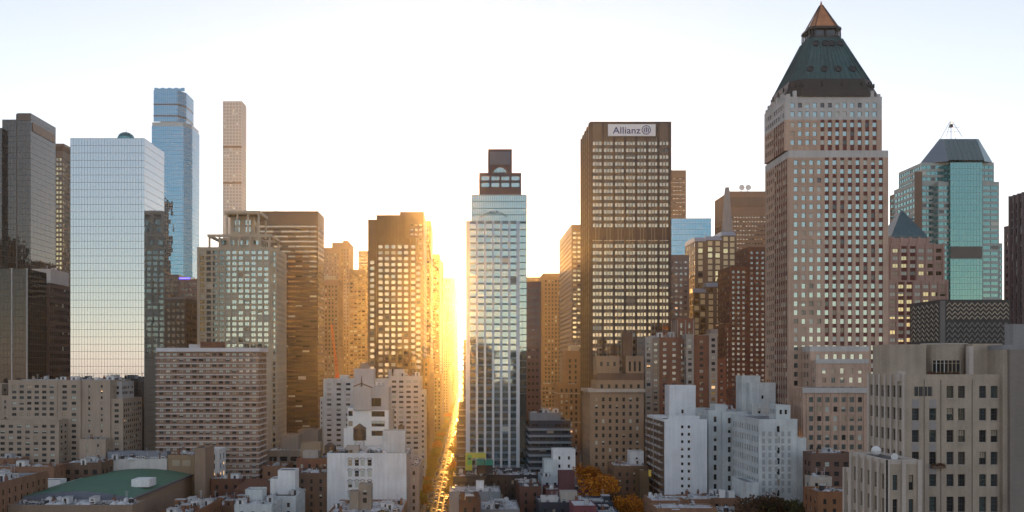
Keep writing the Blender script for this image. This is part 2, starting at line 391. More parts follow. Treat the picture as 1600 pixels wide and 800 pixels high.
for a, b in segs:
    y = a+6
    while y < min(b-4, 1900):
        g.face([(-14.85,y,0.008),(-14.7,y,0.008),(-14.7,y+3,0.008),(-14.85,y+3,0.008)], PAINT); y += 9
    for yy in (a+1.5, b-4.5):
        for k in range(9): g.face([(-20+k*1.2,yy,0.008),(-19.4+k*1.2,yy,0.008),(-19.4+k*1.2,yy+3,0.008),(-20+k*1.2,yy+3,0.008)], PAINT)
struct('road_markings', g)
# air
g = MB(); g.box(-1500, 1500, -950, 3200, -1, 480, None)
hz = bpy.data.materials.new('haze_air'); hz.use_nodes = True; t = hz.node_tree; t.nodes.clear()
pv = t.nodes.new('ShaderNodeVolumePrincipled'); pv.inputs['Color'].default_value = (0.93, 0.94, 0.95, 1); pv.inputs['Density'].default_value = HAZE
pv.inputs['Anisotropy'].default_value = HAZE_G; oo = t.nodes.new('ShaderNodeOutputMaterial'); t.links.new(pv.outputs[0], oo.inputs['Volume'])
g.M = [hz]; ho = tag(g.obj('haze'), 'thin pale morning air over the whole city', kind='stuff')

# ================================================================ wall finishes
TAN = stone('tan_brick', (0.33, 0.275, 0.225)); BEIGE = stone('beige_brick', (0.40, 0.35, 0.30)); PINK = stone('pink_granite', (0.50, 0.36, 0.285))
REDB = stone('red_brick', (0.26, 0.125, 0.085), 0.2); DREDB = stone('dark_red_brick', (0.15, 0.075, 0.055), 0.2); ORB = stone('orange_brick', (0.28, 0.16, 0.105), 0.2)
BRNB = stone('brown_brick', (0.16, 0.105, 0.08), 0.2); WHT = stone('white_painted_brick', (0.76, 0.78, 0.80), 0.17, 0.7); WHT2 = stone('off_white_brick', (0.62, 0.61, 0.60), 0.12)
GRYW = stone('pale_grey_painted_brick', (0.58, 0.63, 0.65), 0.2, 0.75); GREY = stone('grey_concrete', (0.27, 0.27, 0.28), 0.15); LST = stone('limestone', (0.44, 0.40, 0.36), 0.14)
DKST = stone('dark_granite', (0.06, 0.052, 0.05), 0.15, 0.35, 0.3, 1, 0.5); BRZ = stone('bronze_cladding', (0.10, 0.075, 0.06), 0.12, 0.45, 0.2, 1, 0.5)
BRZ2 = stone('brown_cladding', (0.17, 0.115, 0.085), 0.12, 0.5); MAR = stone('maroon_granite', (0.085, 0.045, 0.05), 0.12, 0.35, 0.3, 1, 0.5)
MAUVE = stone('mauve_granite', (0.17, 0.125, 0.125), 0.12, 0.6); WSTN = stone('pale_grey_stone', (0.50, 0.49, 0.49), 0.14); SPAN = stone('dark_red_spandrel', (0.16, 0.06, 0.055), 0.15)
BLUEW = stone('pale_blue_metal', (0.60, 0.67, 0.73), 0.08, 0.4, 0.3, 1, 0.5); WSTRIP = stone('white_concrete_band', (0.55, 0.53, 0.53), 0.12)
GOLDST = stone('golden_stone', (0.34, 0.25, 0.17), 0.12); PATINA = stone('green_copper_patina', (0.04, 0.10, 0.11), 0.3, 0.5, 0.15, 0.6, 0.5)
COPD = stone('dark_aged_copper', (0.05, 0.045, 0.042), 0.2, 0.5); COPO = stone('bright_copper_glazing', (0.46, 0.20, 0.09), 0.25, 0.3, 0.3, 1, 0.6)
BEST = stone('buff_terracotta_brick', (0.44, 0.365, 0.295), 0.2, 0.85, 0.25, 2.5)
def S_(**k): return k

# ================================================================ far left towers
b = bld('office_tower', 'tall dark smoked glass tower with three stepped slabs at the left edge of the picture', 30, 600, glass='black', seed=1)
cs = S_(type='curtain', wall=DKST, glass='smoke', fh=3.7, pitch=1.9, fm=FRAME, hbar=(0.22,0.03), vbar=(0.10,0.05), par=0.0, jit=0.004)
b.mass(-50, 3, 200, 596, 40, cs, vis=600); b.mass(3.6, 25, 187, 600, 30, cs, vis=600); b.mass(27, 48, 177, 592, 36, dict(cs), vis=600)
b.box('corner_pier', 25, 27.2, 178, 600, 593, 20, DKST); b.box('louvre_band', 28, 47.5, 177.5, 188, 591.6, 0.3, BRZ)
x1 = X_(48, 592); b.part('louvre_band').box(x1+.1, x1+.45, 594, 626, Z_(204,592), Z_(190,592), BRZ2)
b.finish()
b = bld('office_block', 'low black glass block with thin pale corner strips in front of the dark stepped tower', 20, 470, glass='black', seed=2)
b.mass(-60, 42, 420, 470, 22, S_(type='curtain', wall=DKST, glass='black', fh=3.6, pitch=2.0, fm=FRAME, hbar=(0.2,0.03), vbar=(0.1,0.04), par=0), vis=620)
for p in (17.6, 41.2): b.box('corner_strip', p, p+1.6, 419, 640, 469.6, 0.38, WSTN)
b.finish()
b = bld('office_tower', 'bronze tower with flared crown and pale window grid behind the stepped dark tower', 92, 760, glass='yellow', mix=(70,10,5,15,0), style='none')
x0,x1,z1 = b.mass(76, 98, 236, 760, 55, S_(wall=BRZ2, fh=4.0, pitch=2.9, ww=1.9, wh=2.3, sill=0.8, cor=0.6, top=5, par=0), vis=430)
zt = Z_(225,760)
b.part('crown').loft([[(x0,760,z1),(x1,760,z1),(x1,815,z1),(x0,815,z1)],[(x0-1.6,758.4,z1+3.6),(x1+1.6,758.4,z1+3.6),(x1+1.6,816,z1+3.6),(x0-1.6,816,z1+3.6)],[(x0-1.6,758.4,zt),(x1+1.6,758.4,zt),(x1+1.6,816,zt),(x0-1.6,816,zt)]], BRZ2)
b.finish()
b = bld('office_building', 'brown office block with pale parapet box, left of the broad mirror glass tower', 60, 520, glass='clear', mix=(40,2,2,54,3), style='none')
b.mass(43, 77, 443, 520, 28, S_(wall=stone('dusky_brown_brick', (0.13,0.095,0.085)), fh=4.3, pitch=3.6, ww=2.3, wh=2.4, cor=0.9, top=0.4, sidepitch=2.6, par=0.6), vis=600)
x0,x1,_ = b.mass(50, 79, 420, 523, 24, S_(wall=WSTN, fh=9, sideplain=1, pitch=90, ww=.1, wh=.1, top=20), pb=442)
b.clutter(x0,x1,525,545,Z_(421,523)); b.finish()

# mirror tower
b = bld('mirror_glass_tower', 'broad pale mirror glass tower reflecting the sky, with fine window grid', 170, 452, seed=4)
x0,x1,z1 = b.mass(110, 225.5, 216, 452, 30, S_(type='curtain', wall=GREY, glass='mirror', fh=3.72, pitch=1.42, fm=plain('tower_frame_metal',(0.16,0.18,0.20),0.4,0.6), hbar=(0.17,0.03), vbar=(0.12,0.03), par=0.0, jit=0.0025))
b.roof(x0+.5, x1-.5, 452.5, 481.5, z1-0.3, ROOFG, METAL, 0.5)
b.part('glazing_dome').loft([[(X_(197,464)+r*math.cos(a*math.pi/8), 464+r*math.sin(a*math.pi/8), z1+1.6+h) for a in range(16)] for r,h in ((4.4,-2),(4.3,1.6),(3.6,3.0),(2.3,4.0),(.6,4.6))], GL['green'])
b.part('glazing_dome').cyl(X_(197,464), 464, z1+6.1, z1+8, .12, DKMET)
b.finish()

# blue glass tower with set back top
b = bld('glass_skyscraper', 'very tall slender blue glass tower with narrower top storeys behind the mirror glass tower', 265, 900, seed=5)
def chamf(x0, x1, y0, y1, c):  # plan with cut right front corner
    return [(x0,y0),(x1-c,y0),(x1,y0+c*1.6),(x1,y1),(x0,y1)]
fmb = plain('blue_frame_metal', (0.22,0.27,0.31), 0.35, 0.7)
for (a, c, pt, pb, yy) in ((237, 296, 197, 640, 900), (240, 286.5, 141, 190, 905)):
    x0, x1 = X_(a, yy), X_(c, yy); pl = chamf(x0, x1, yy, yy+34, 6)
    for k in range(4):
        b.curtain(pl[k], pl[k+1], Z_(pb, yy) if pb < 600 else 0, Z_(pt, yy), S_(glass='blue', fh=4.1, pitch=2.2, fm=fmb, hbar=(0.3,0.05), vbar=(0.14,0.05), jit=0.012), Z_(440,yy))
    b.part('roof').face([(q[0], q[1], Z_(pt, yy)) for q in pl], ROOFG)
pl = chamf(X_(237.6,900), X_(295.4,900), 900.4, 933, 6)
b.part('belt_course').loft([[(q[0], q[1], Z_(200,900)) for q in pl], [(q[0]*1.0, q[1]-.3, Z_(191,900)) for q in pl]], fmb)
for zt in (163, 181): b.part('belt_course').loft([[(q[0], q[1]-.2, Z_(zt+1,905)) for q in chamf(X_(239.7,905),X_(286.8,905),905,938,6)], [(q[0], q[1]-.2, Z_(zt-1,905)) for q in chamf(X_(239.7,905),X_(286.8,905),905,938,6)]], DKST)
for k in range(9):
    xx = X_(241,905)+k*3.4; b.part('crown_screen|%d' % k).box(xx, xx+3.35, 905, 906, Z_(142,905), Z_(137+ (k%2),905), GL['blue'])
b.finish()

# slender white grid skyscraper
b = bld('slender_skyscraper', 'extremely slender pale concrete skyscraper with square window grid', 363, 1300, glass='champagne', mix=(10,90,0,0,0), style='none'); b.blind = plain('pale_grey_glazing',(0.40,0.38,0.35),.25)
b.mass(348, 378, 158, 1300, 27, S_(wall=stone('white_concrete', (0.60,0.57,0.54),0.08), fh=4.72, pitch=4.5, ww=2.8, wh=2.9, jit=0, depth=.15, cor=0.4, top=0.8, sill=0.7, par=0.8), vis=340)
for k, z in enumerate((228, 284)): b.box('open_storey', 348.6, 377.5, z, z+3.2, 1299.7, 0.25, BRZ2)
b.finish()

# dark cluster between mirror tower and terraced stone tower
b = bld('office_block', 'dark plum block with a blue lit roof edge right of the mirror glass tower', 285, 640, glass='black', mix=(60,2,2,36,0), style='none')
x0,x1,z1 = b.mass(280, 309, 436, 640, 30, S_(wall=MAUVE, fh=3.9, pitch=3.0, ww=2.2, wh=1.9, sill=1, par=.4), vis=560)
b.mass(257, 280, 429, 645, 30, S_(wall=DKST, fh=3.9, pitch=3.0, ww=2.2, wh=1.9, par=.4), vis=560)
lb = MB(); lb.box(X_(280,640), X_(297,640), 639.6, 639.95, Z_(436,640), Z_(434,640), plain('blue_light', (0.12,0.1,1.0), .5, 0, 0, 1.6)); b.solo('light_strip', lb); b.finish()
b = bld('office_block', 'small dark block with pale roof line in front of the plum block', 275, 560, glass='black', mix=(60,2,2,36,0), style='none')
b.mass(258, 291, 466, 560, 26, S_(wall=DKST, fh=3.9, pitch=3.0, ww=1.8, wh=1.9, par=.5), vis=560); b.box('parapet_cap', 259, 290, 464.5, 467, 559.7, .3, GREY); b.finish()
for (a, c, pt, lab) in ((286.5,296.5,388,'thin brown tower sliver right of the slender blue glass tower'), (297,307.5,418,'low brown block touching the left side of the terraced stone tower')):
    b = bld('office_building', lab, (a+c)/2, 1000, glass='clear', mix=(50,10,5,35,0), style='none'); b.mass(a, c, pt, 1000, 30, S_(wall=BRNB, fh=4, pitch=3, ww=1.8, wh=2, par=.5), vis=440); b.finish()

# terraced stone tower with colonnade crown
b = bld('stone_tower', 'greenish grey stone tower with stepped open colonnade crown and tall window bays', 370, 530, glass='bluegreen', mix=(84,10,3,3,0), style='two', seed=9)
STG = stone('grey_green_stone', (0.46,0.44,0.37), .12)
sp = S_(wall=STG, fh=3.25, pitch=3.75, ww=2.6, wh=2.15, sill=0.7, cor=1.2, top=0.8, depth=.3, fin=(0.75,0.7,STG), finup=.5)
b.mass(308, 424, 386, 530, 30, sp, vis=560)
b.mass(424.2, 432, 388, 531.5, 30, S_(wall=STG, fh=3.25, pitch=2.4, ww=1.5, wh=2.1, cor=.4, top=1, depth=.3), vis=720)
def colonnade(pl, pr, pt, pb, Y, D, n, Yw):
    q = b.part('crown_colonnade'); x0, x1 = X_(pl,Y), X_(pr,Y); z0, z1 = Z_(pb,Y), Z_(pt,Y)
    for i in range(n+1):
        xx = x0 + (x1-x0)*i/n
        for yy in (Y, Y+D-1.0): q.box(xx-.55, xx+.55, yy, yy+1.0, z0, z1-1.5, STG)
    for yy in (Y-.2, Y+D-1.2): q.box(x0-1.2, x1+1.2, yy, yy+1.4, z1-1.5, z1, STG)
    for xx in (x0-1.2, x1-.2): q.box(xx, xx+1.4, Y+1.2, Y+D-1.2, z1-1.5, z1, STG)
colonnade(327, 421, 366, 386, 532, 26, 6, 0); colonnade(354, 404, 331, 366, 536, 20, 3, 0)
b.mass(342, 408, 372, 539, 16, S_(wall=STG, fh=4, pitch=5, ww=3, wh=2.8, top=1, par=0), pb=388)
b.mass(360, 398, 338, 542, 12, S_(wall=STG, fh=4.2, pitch=5, ww=3.2, wh=3.2, top=2.0, par=0), pb=372)
b.box('roof_slab', 352, 406, 329, 333, 535, 22, STG)
b.finish()
b = bld('office_slab', 'dark bronze slab tower with thin horizontal window bands and a blank top', 460, 700, glass='bronze', mix=(72,6,4,18,0), style='none', seed=10)
BSL = stone('dark_bronze_slab', (0.10,0.065,0.048), .12, .5)
x0,x1,z1 = b.mass(392, 497, 330, 700, 30, S_(wall=BSL, fh=3.9, pitch=5.4, wr=.94, wh=1.35, sill=1.2, cor=1.0, top=9.0, depth=.25, jit=.6), vis=700)
b.box('louvre', 412, 496, 333, 352, 699.6, .35, BRZ)
b.box('wall_sign', 466, 478, 588, 593, 699.5, .4, WSTN); b.clutter(x0,x1,702,728,z1,6)
b.finish()

# old brick towers
b = bld('prewar_tower', 'pinkish brown stepped old tower between the dark slab and the golden stepped tower', 530, 1050, glass='clear', mix=(55,10,5,30,0), style='none')
PKB = stone('dusky_pink_brick', (0.28,0.185,0.15), .12)
b.mass(519, 546, 379, 1060, 40, S_(wall=PKB, fh=4, pitch=3.2, ww=1.2, wh=2, top=6), vis=600); b.mass(500, 531, 387, 1050, 30, S_(wall=PKB, fh=4, pitch=3.2, ww=1.2, wh=2.2, top=5, fin=(.7,.5,PKB)), vis=600)
b.box('parapet_block', 536, 544, 376, 380, 1060, 12, PKB); b.finish()
b = bld('prewar_tower', 'ornate pale pink tower with tall arched top windows behind the orange crane', 515, 820, glass='clear', mix=(55,12,8,25,0), style='none')
b.mass(500, 529, 437, 820, 30, S_(wall=stone('pale_pink_brick',(0.34,0.24,0.20),.12), fh=3.8, pitch=2.9, ww=1.3, wh=2.0, top=3.5), vis=600)
b.mass(504, 524, 431, 824, 20, S_(wall=LST, fh=5, pitch=2.9, ww=1.5, wh=3.5, top=.5), pb=438); b.finish()
for nm, a, c, pt, Y, wm, lab in (('office_building',545,572,421,900,GOLDST,'plain golden tan block with window bands left of the golden stepped tower'), ('office_tower',560,580,392,1200,GOLDST,'narrow hazy golden tower just behind the left shoulder of the stepped tower')):
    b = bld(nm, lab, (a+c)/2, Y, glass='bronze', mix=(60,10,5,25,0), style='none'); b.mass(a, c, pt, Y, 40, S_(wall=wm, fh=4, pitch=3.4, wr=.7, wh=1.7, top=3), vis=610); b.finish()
# golden stepped tower
b = bld('stepped_tower', 'large brown gold tower stepping down on its right side toward the avenue', 615, 600, glass='champagne', mix=(84,5,3,8,0), style='none', seed=12)
GS = stone('gold_brown_masonry', (0.17,0.125,0.085), .12)
sp = S_(wall=GS, fh=3.95, pitch=4.15, ww=2.7, wh=2.2, sill=.9, cor=.6, top=.6, depth=.35)
b.mass(575, 588, 343, 602, 34, dict(sp, top=26), vis=600); b.mass(588.3, 641, 372, 600, 36, dict(sp, top=3), vis=600)
b.mass(641.3, 650, 372, 602, 34, dict(sp, cor=.2, top=3), vis=600); b.mass(650.3, 657.5, 410, 604, 36, dict(sp, cor=.1), vis=640)
b.mass(588.3, 634, 336, 603, 30, dict(sp, top=90, fin=(.5,.5,GS)), pb=374); b.clutter(X_(590,603),X_(630,603),606,630,Z_(337,603),5); b.finish()
b = bld('office_slab', 'tall plain orange hazy slab rising behind the golden stepped tower', 655, 760, glass='bronze', mix=(60,10,5,25,0), style='none')
b.mass(625, 662, 331, 760, 60, S_(wall=BRZ2, fh=4, pitch=3.6, wr=.6, wh=1.6, top=8, sideplain=0), vis=640); b.finish()
b = bld('office_tower', 'glowing golden tower beside the avenue, nearest to the stepped tower', 670, 830, glass='bronze', mix=(60,10,5,25,0), style='none')
b.mass(640, 673, 345, 850, 60, S_(wall=BRZ2, fh=4, pitch=3.4, ww=2, wh=2, top=4), vis=640); b.finish()
b = bld('office_tower', 'glowing golden tower with stepped shoulder further down the avenue', 685, 1000, glass='bronze', mix=(60,10,5,25,0), style='none')
b.mass(660, 687, 397, 1010, 90, S_(wall=BRZ2, fh=4, pitch=3.4, ww=2, wh=2, top=2), vis=650); b.mass(662, 692, 408, 1105, 60, S_(wall=BRZ2, fh=4, pitch=3.4, ww=2, wh=2, top=2), vis=650); b.finish()
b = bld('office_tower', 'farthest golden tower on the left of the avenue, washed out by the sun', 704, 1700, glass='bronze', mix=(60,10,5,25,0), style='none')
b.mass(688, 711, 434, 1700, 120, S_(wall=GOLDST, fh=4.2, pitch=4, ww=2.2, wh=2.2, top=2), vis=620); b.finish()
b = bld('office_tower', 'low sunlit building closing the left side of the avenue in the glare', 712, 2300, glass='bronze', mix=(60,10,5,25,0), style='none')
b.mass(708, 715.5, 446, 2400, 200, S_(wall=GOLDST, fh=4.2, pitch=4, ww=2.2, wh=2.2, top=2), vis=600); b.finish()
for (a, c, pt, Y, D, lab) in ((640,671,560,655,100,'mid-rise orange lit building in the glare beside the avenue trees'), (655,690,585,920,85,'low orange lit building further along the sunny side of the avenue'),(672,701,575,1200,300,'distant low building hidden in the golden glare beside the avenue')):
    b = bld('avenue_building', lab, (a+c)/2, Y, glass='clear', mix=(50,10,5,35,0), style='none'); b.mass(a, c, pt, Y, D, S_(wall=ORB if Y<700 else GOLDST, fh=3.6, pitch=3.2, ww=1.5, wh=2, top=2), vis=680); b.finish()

# ================================================================ central tower
b = bld('glass_office_tower', 'pale blue grey tower with white piers and arched maroon crown in the middle', 776, 480, glass='bluegreen', mix=(98,1,0,1,0), style='none', seed=20)
x0, x1 = X_(729,480), X_(812,480); z1 = Z_(345,480)
b.sides(x0, x1, 480, 504, 20, z1, S_(wall=BLUEW, fh=3.62, pitch=4.1, ww=3.1, wh=2.55, sill=.6, cor=1.2, top=1.2, depth=.25, fin=(.62,.45,BLUEW), mat2=stone('slate_blue_spandrel',(0.20,0.25,0.29),.08,.4), jit=.15, par=0), True)
b.sides(X_(737,482), X_(824,482), 488, 506, 20, z1, S_(type='curtain', wall=BLUEW, glass='bluegreen', fh=3.62, pitch=2, fm=plain('tower_slate_frame',(0.10,0.13,0.15),.4,.3), hbar=(.5,.12), par=0), False, 60)
b.mass(737, 823, 304, 488, 18, S_(type='curtain', wall=BLUEW, glass='bluegreen', fh=3.4, pitch=1.2, fm=plain('dusty_blue_frame',(0.25,0.33,0.36),.4,.3), hbar=(.55,.1), vbar=(.12,.05), par=.3), pb=346)
MARL = stone('dark_maroon_crown', (0.10,0.06,0.065), .1, .4)
for (pl, pr, pt, pb, Y) in ((749,814.5,270,304,491),(763,800,233,270,491.5)):
    b.mass(pl, pr, pt, Y, 12, S_(wall=MARL, fh=3.6, pitch=5.2, ww=4.3, wh=2.2, sill=.8, top=.9, cor=.5, par=.4) if pt>250 else S_(wall=MARL, fh=99, par=.4), pb=pb)
a = b.part('arched_window'); cx, cz, r_ = X_(781.5,491), Z_(272,491), 4.1
pts = [(cx+r_*math.cos(q*math.pi/12), 491.2, cz+r_*math.sin(q*math.pi/12)) for q in range(13)]
a.face([(cx-r_,491.2,cz-3.2),(cx+r_,491.2,cz-3.2)]+pts[0:], GL['bluegreen'])
for q in range(12):
    p0, p1 = pts[q], pts[q+1]; a.bar((p0[0],490.9,p0[2]),(p1[0],490.9,p1[2]),.42,MARL)
for q in (-2,0,2): a.bar((cx+q,491.05,cz-3.2),(cx+q,491.05,cz+3.4),.1,DKMET)
for q in (-1.5,1): a.bar((cx-r_,491.05,cz+q),(cx+r_,491.05,cz+q),.1,DKMET)
b.box('crown_panel', 765.5, 797.5, 237, 257, 491.2, .25, stone('slate_panel',(0.16,0.17,0.21),.1))
w_ = b.part('window_washing_rig'); zz = Z_(337,487)
w_.bar((X_(750,486),486.6,zz-1),(X_(762,486),486.6,zz+1.6),.16,DKMET); w_.bar((X_(762,486),486.6,zz+1.6),(X_(782,486),486.6,zz+1.9),.16,DKMET); w_.bar((X_(782,486),486.6,zz+1.9),(X_(792,486),486.6,zz-.6),.16,DKMET)
for p in (765,770,775): w_.box(X_(p,486),X_(p+3,486),486.2,487.4,zz+1.6,zz+2.6,METAL)
w_.bar((X_(750,486),486.6,zz-1),(X_(750,486),488.1,zz-1),.14,DKMET); w_.bar((X_(792,486),486.6,zz-.6),(X_(792,486),488.1,zz-.6),.14,DKMET)
b.part('base').box(X_(727.5,479), X_(826,479), 479, 507, 0, 19.9, stone('dark_slate',(0.07,0.085,0.10),.15,.5))
b.finish()
b = bld('dark_slab', 'plain dark maroon slab directly right of the pale blue central tower', 835, 560, glass='dark', mix=(20,1,1,78,0), style='none')
b.mass(815, 845, 440, 512, 26, S_(wall=MAR, fh=3.8, pitch=2.5, wr=.6, wh=1.4, top=2), vis=660); b.finish()
BLK = stone('navy_balcony_panel',(0.05,0.055,0.075),.1,.4)
b = bld('apartment_block', 'dark low block with pale blue horizontal balcony bands right of the central tower', 858, 470, glass='clear', mix=(35,6,6,50,3), style='two')
b.mass(828, 891.5, 657, 470, 26, S_(wall=BLK, fh=3.4, pitch=3.8, wr=.9, wh=1.5, sill=1.3, top=.4, band=(1.1,.9,stone('pale_blue_balcony',(0.25,0.29,0.33),.1),1), balc=1))
x0,x1,z1 = b.mass(828, 876, 645, 476, 18, S_(wall=GREY, fh=90), pb=658); b.clutter(x0,x1,478,492,z1,7); b.finish()
b = bld('apartment_block', 'narrow dark block with stepped balconies on the left edge of the central tower', 721, 492, glass='clear', mix=(35,6,6,50,6), style='two')
b.mass(713.5, 728.5, 658, 492, 22, S_(wall=BLK, fh=3.4, pitch=3, wr=.8, wh=1.5, sill=1.3, top=.4, band=(.8,.8,GREY,1), balc=1))
b.mass(717, 728.6, 627, 497, 16, S_(wall=BLK, fh=3.4, pitch=3, wr=.8, wh=1.5, sill=1.3, top=.4, band=(.6,.6,GREY,1), balc=1), pb=660)
b.mass(723.6, 730, 530, 508, 10, S_(wall=BLK, fh=3.4, pitch=3, wr=.8, wh=1.5, sill=1.3, top=.4, band=(.9,.8,BLK,1), balc=1), pb=630); b.finish()

# ================================================================ right of centre
def simple(name, lab, parts, glass='clear', mix=(50,10,5,33,2), style='none', cl=0, **k):
    b = bld(name, lab, (parts[0][0]+parts[0][1])/2, parts[0][3], glass=glass, mix=mix, style=style, **k)
    for a, c, pt, Y, D, sp, *rest in parts:
        kw = rest[0] if rest else {}
        x0,x1,z1 = b.mass(a, c, pt, Y, D, sp, **kw)
        if cl: b.clutter(x0, x1, Y, Y+D, z1, cl)
    b.finish(); return b
OG = stone('hazy_orange_stone', (0.30,0.20,0.13), .12)
simple('prewar_tower', 'hazy tan tower with crenellated top between the maroon slab and the brown slab', [(849,883,427,900,60,S_(wall=OG,fh=4,pitch=3.4,ww=1.6,wh=2.2,top=5,fin=(.8,.5,OG),finup=.9),dict(vis=650)), (803,852,433,980,60,S_(wall=OG,fh=4,pitch=3.4,ww=1.6,wh=2.2,top=3),dict(vis=650))])  # rear block's unseen left end widened to block low sun
simple('office_slab', 'narrow brown slab with golden lit left part standing left of the sign topped tower', [(893,910,351,760,98,S_(wall=BRZ2,fh=4,pitch=3.6,wr=.75,wh=1.8,top=4),dict(vis=560))], 'yellow')
simple('prewar_hotel', 'ornate old tan stone building with domed round window top beside the avenue', [(884,906,548,600,22,S_(wall=OG,fh=3.8,pitch=3,ww=1.3,wh=2.2,top=4),dict(vis=700)), (872,906,600,590,30,S_(wall=OG,fh=3.8,pitch=3,ww=1.3,wh=2.2,top=1.5,band=(.5,.6,LST,5)),dict(vis=720)),(891,905,540,602,14,S_(wall=LST,fh=99),dict(pb=550))], cl=2)
simple('avenue_building', 'low golden fronted building in the gap beyond the balcony block', [(846,878,600,820,60,S_(wall=OG,fh=3.8,pitch=3,ww=1.5,wh=2.2,top=1.5,band=(.5,.6,LST,4)),dict(vis=740))], cl=3)
# sign tower
b = bld('office_tower', 'brown and gold banded tower with a lettered white sign across its top', 985, 500, glass='champagne', mix=(97,1,1,2,0), style='two', seed=31)
BZ = stone('dark_bronze_frame', (0.085,0.06,0.05), .1, .4)
sp = S_(wall=BZ, fh=3.82, pitch=6.15, wr=.80, wh=2.1, sill=.9, cor=.9, top=9.6, depth=.45, fin=(.95,.75,BZ), mat2=stone('taupe_spandrel',(0.17,0.135,0.11),.1,.5), par=.6, jit=.12, sidepitch=9)
x0,x1,z1 = b.mass(922, 1049, 190, 500, 37, sp, vis=620)
lt = b.part('mullion')
for i in range(7):
    for q in (0.36, 0.64):
        xx = x0+.9+(i+q)*(x1-x0-1.8)/7; lt.box(xx-.16, xx+.16, 499.62, 499.95, Z_(600,500), z1-9.6, stone('pale_bronze_mullion',(0.30,0.25,0.20),.1,.4))
for k, (pa, pb) in enumerate(((355,375),)):
    b.box('louvre_band', 923.4, 1047, pa, pb, 499.72, .14, BZ)
sg = MB(); sx0, sx1, sz0, sz1 = X_(949.5,500), X_(1023.5,500), Z_(213.5,500), Z_(195,500)
sg.box(sx0, sx1, 498.7, 499.2, sz0, sz1, plain('sign_white',(0.80,0.82,0.86),.5)); sign = b.solo('sign_panel', sg)
SB = plain('sign_blue', (0.035,0.06,0.22), .5)
cu = bpy.data.curves.new('lettering', 'FONT'); cu.body = 'Allianz'; cu.size = 5.6; cu.extrude = .06; cu.offset = .05; cu.space_character = 1.02; cu.materials.append(SB)
to = bpy.data.objects.new('lettering', cu); link(to); bpy.context.view_layer.update()
me = bpy.data.meshes.new_from_object(to.evaluated_get(bpy.context.evaluated_depsgraph_get())); me.name = 'lettering'; bpy.data.objects.remove(to)
lo = link(bpy.data.objects.new('lettering', me), sign); me.materials.clear(); me.materials.append(SB)
lw = max(v.co.x for v in me.vertices) or 1; sc_ = (X_(1000,500)-X_(957,500))/lw
for v in me.vertices: v.co = (v.co.x*sc_, v.co.y*5.2/5.6*1.0, v.co.z)
lo.rotation_euler = (math.radians(90),0,0); lo.location = (X_(957,500)-b.off[0], 498.62-b.off[1], Z_(209.5,500))
em = MB(); ecx, ecz = X_(1009,500), Z_(204,500)
for q in range(24):
    a0, a1 = q*math.pi/12, (q+1)*math.pi/12
    em.bar((ecx+2.35*math.cos(a0),498.6,ecz+2.35*math.sin(a0)),(ecx+2.35*math.cos(a1),498.6,ecz+2.35*math.sin(a1)),.22,SB,4)
em.box(ecx-.28,ecx+.28,498.5,498.7,ecz-1.4,ecz+1.6,SB)
for s_ in (-1,1):
    em.box(ecx+s_*1.1-.24,ecx+s_*1.1+.24,498.5,498.7,ecz-1.3,ecz+.8,SB); em.bar((ecx+s_*1.1,498.6,ecz+.7),(ecx+s_*.65,498.6,ecz+1.15),.2,SB,4)
eo = em.obj('emblem', sign, b.off)
b.part('roof_mast').bar((X_(974,510),510,z1),(X_(974,510),510,z1+3),.15,DKMET); b.part('roof_mast').bar((X_(978,510),510,z1),(X_(978,510),510,z1+2.6),.15,DKMET)
b.finish()
# old hotel below it
b = bld('prewar_hotel', 'broad old tan hotel with cornice and small square windows below the sign topped tower', 965, 440, glass='dark', mix=(50,10,8,28,2), style='sash')
HT = stone('hotel_tan_brick', (0.30,0.22,0.16), .12)
b.mass(922, 1006, 612, 440, 26, S_(wall=HT, fh=3.55, pitch=3.3, ww=1.3, wh=1.9, top=1.2, cor=1.5), vis=735)
b.box('cornice', 919, 1008, 608, 613, 438.8, 28, LST)
b.mass(932, 1006, 594, 444, 20, S_(wall=HT, fh=3.4, pitch=3.3, ww=1.3, wh=1.9, top=.6), pb=612)
x0,x1,z1 = b.mass(934, 1006, 583, 446, 17, S_(wall=BRNB, fh=99, top=99), pb=596)
b.mass(932, 968, 556, 449, 10, S_(wall=HT, fh=4, pitch=3, ww=1.3, wh=2.2, top=1.2), pb=586); b.mass(978, 1006, 556, 449, 10, S_(wall=HT, fh=7, pitch=2.4, ww=1.1, wh=5, top=.8), pb=586)
b.box('water_tank_housing', 974, 988, 520, 562, 455, 5, BRNB); b.finish()
simple('office_slab', 'plain brown slab top right of the sign topped tower', [(1040,1072,266,900,60,S_(wall=BRZ2,fh=4,pitch=3,wr=.6,wh=1.2,top=5),dict(vis=360))], 'bronze')
simple('glass_office_building', 'light blue glass block between the sign topped tower and the yellow stepped building', [(1040,1111,341,820,40,S_(type='curtain',wall=GREY,glass='blue',fh=5,pitch=2.6,fm=fmb,hbar=(.3,.08),par=.2),dict(vis=430))])
simple('office_building', 'grey building with patterned lattice facade wedged right of the sign topped tower', [(1044,1077,398,620,30,S_(wall=stone('grey_violet_panel',(0.20,0.175,0.18),.12),fh=4.0,pitch=3.2,ww=1.8,wh=1.6,top=2),dict(vis=530))])
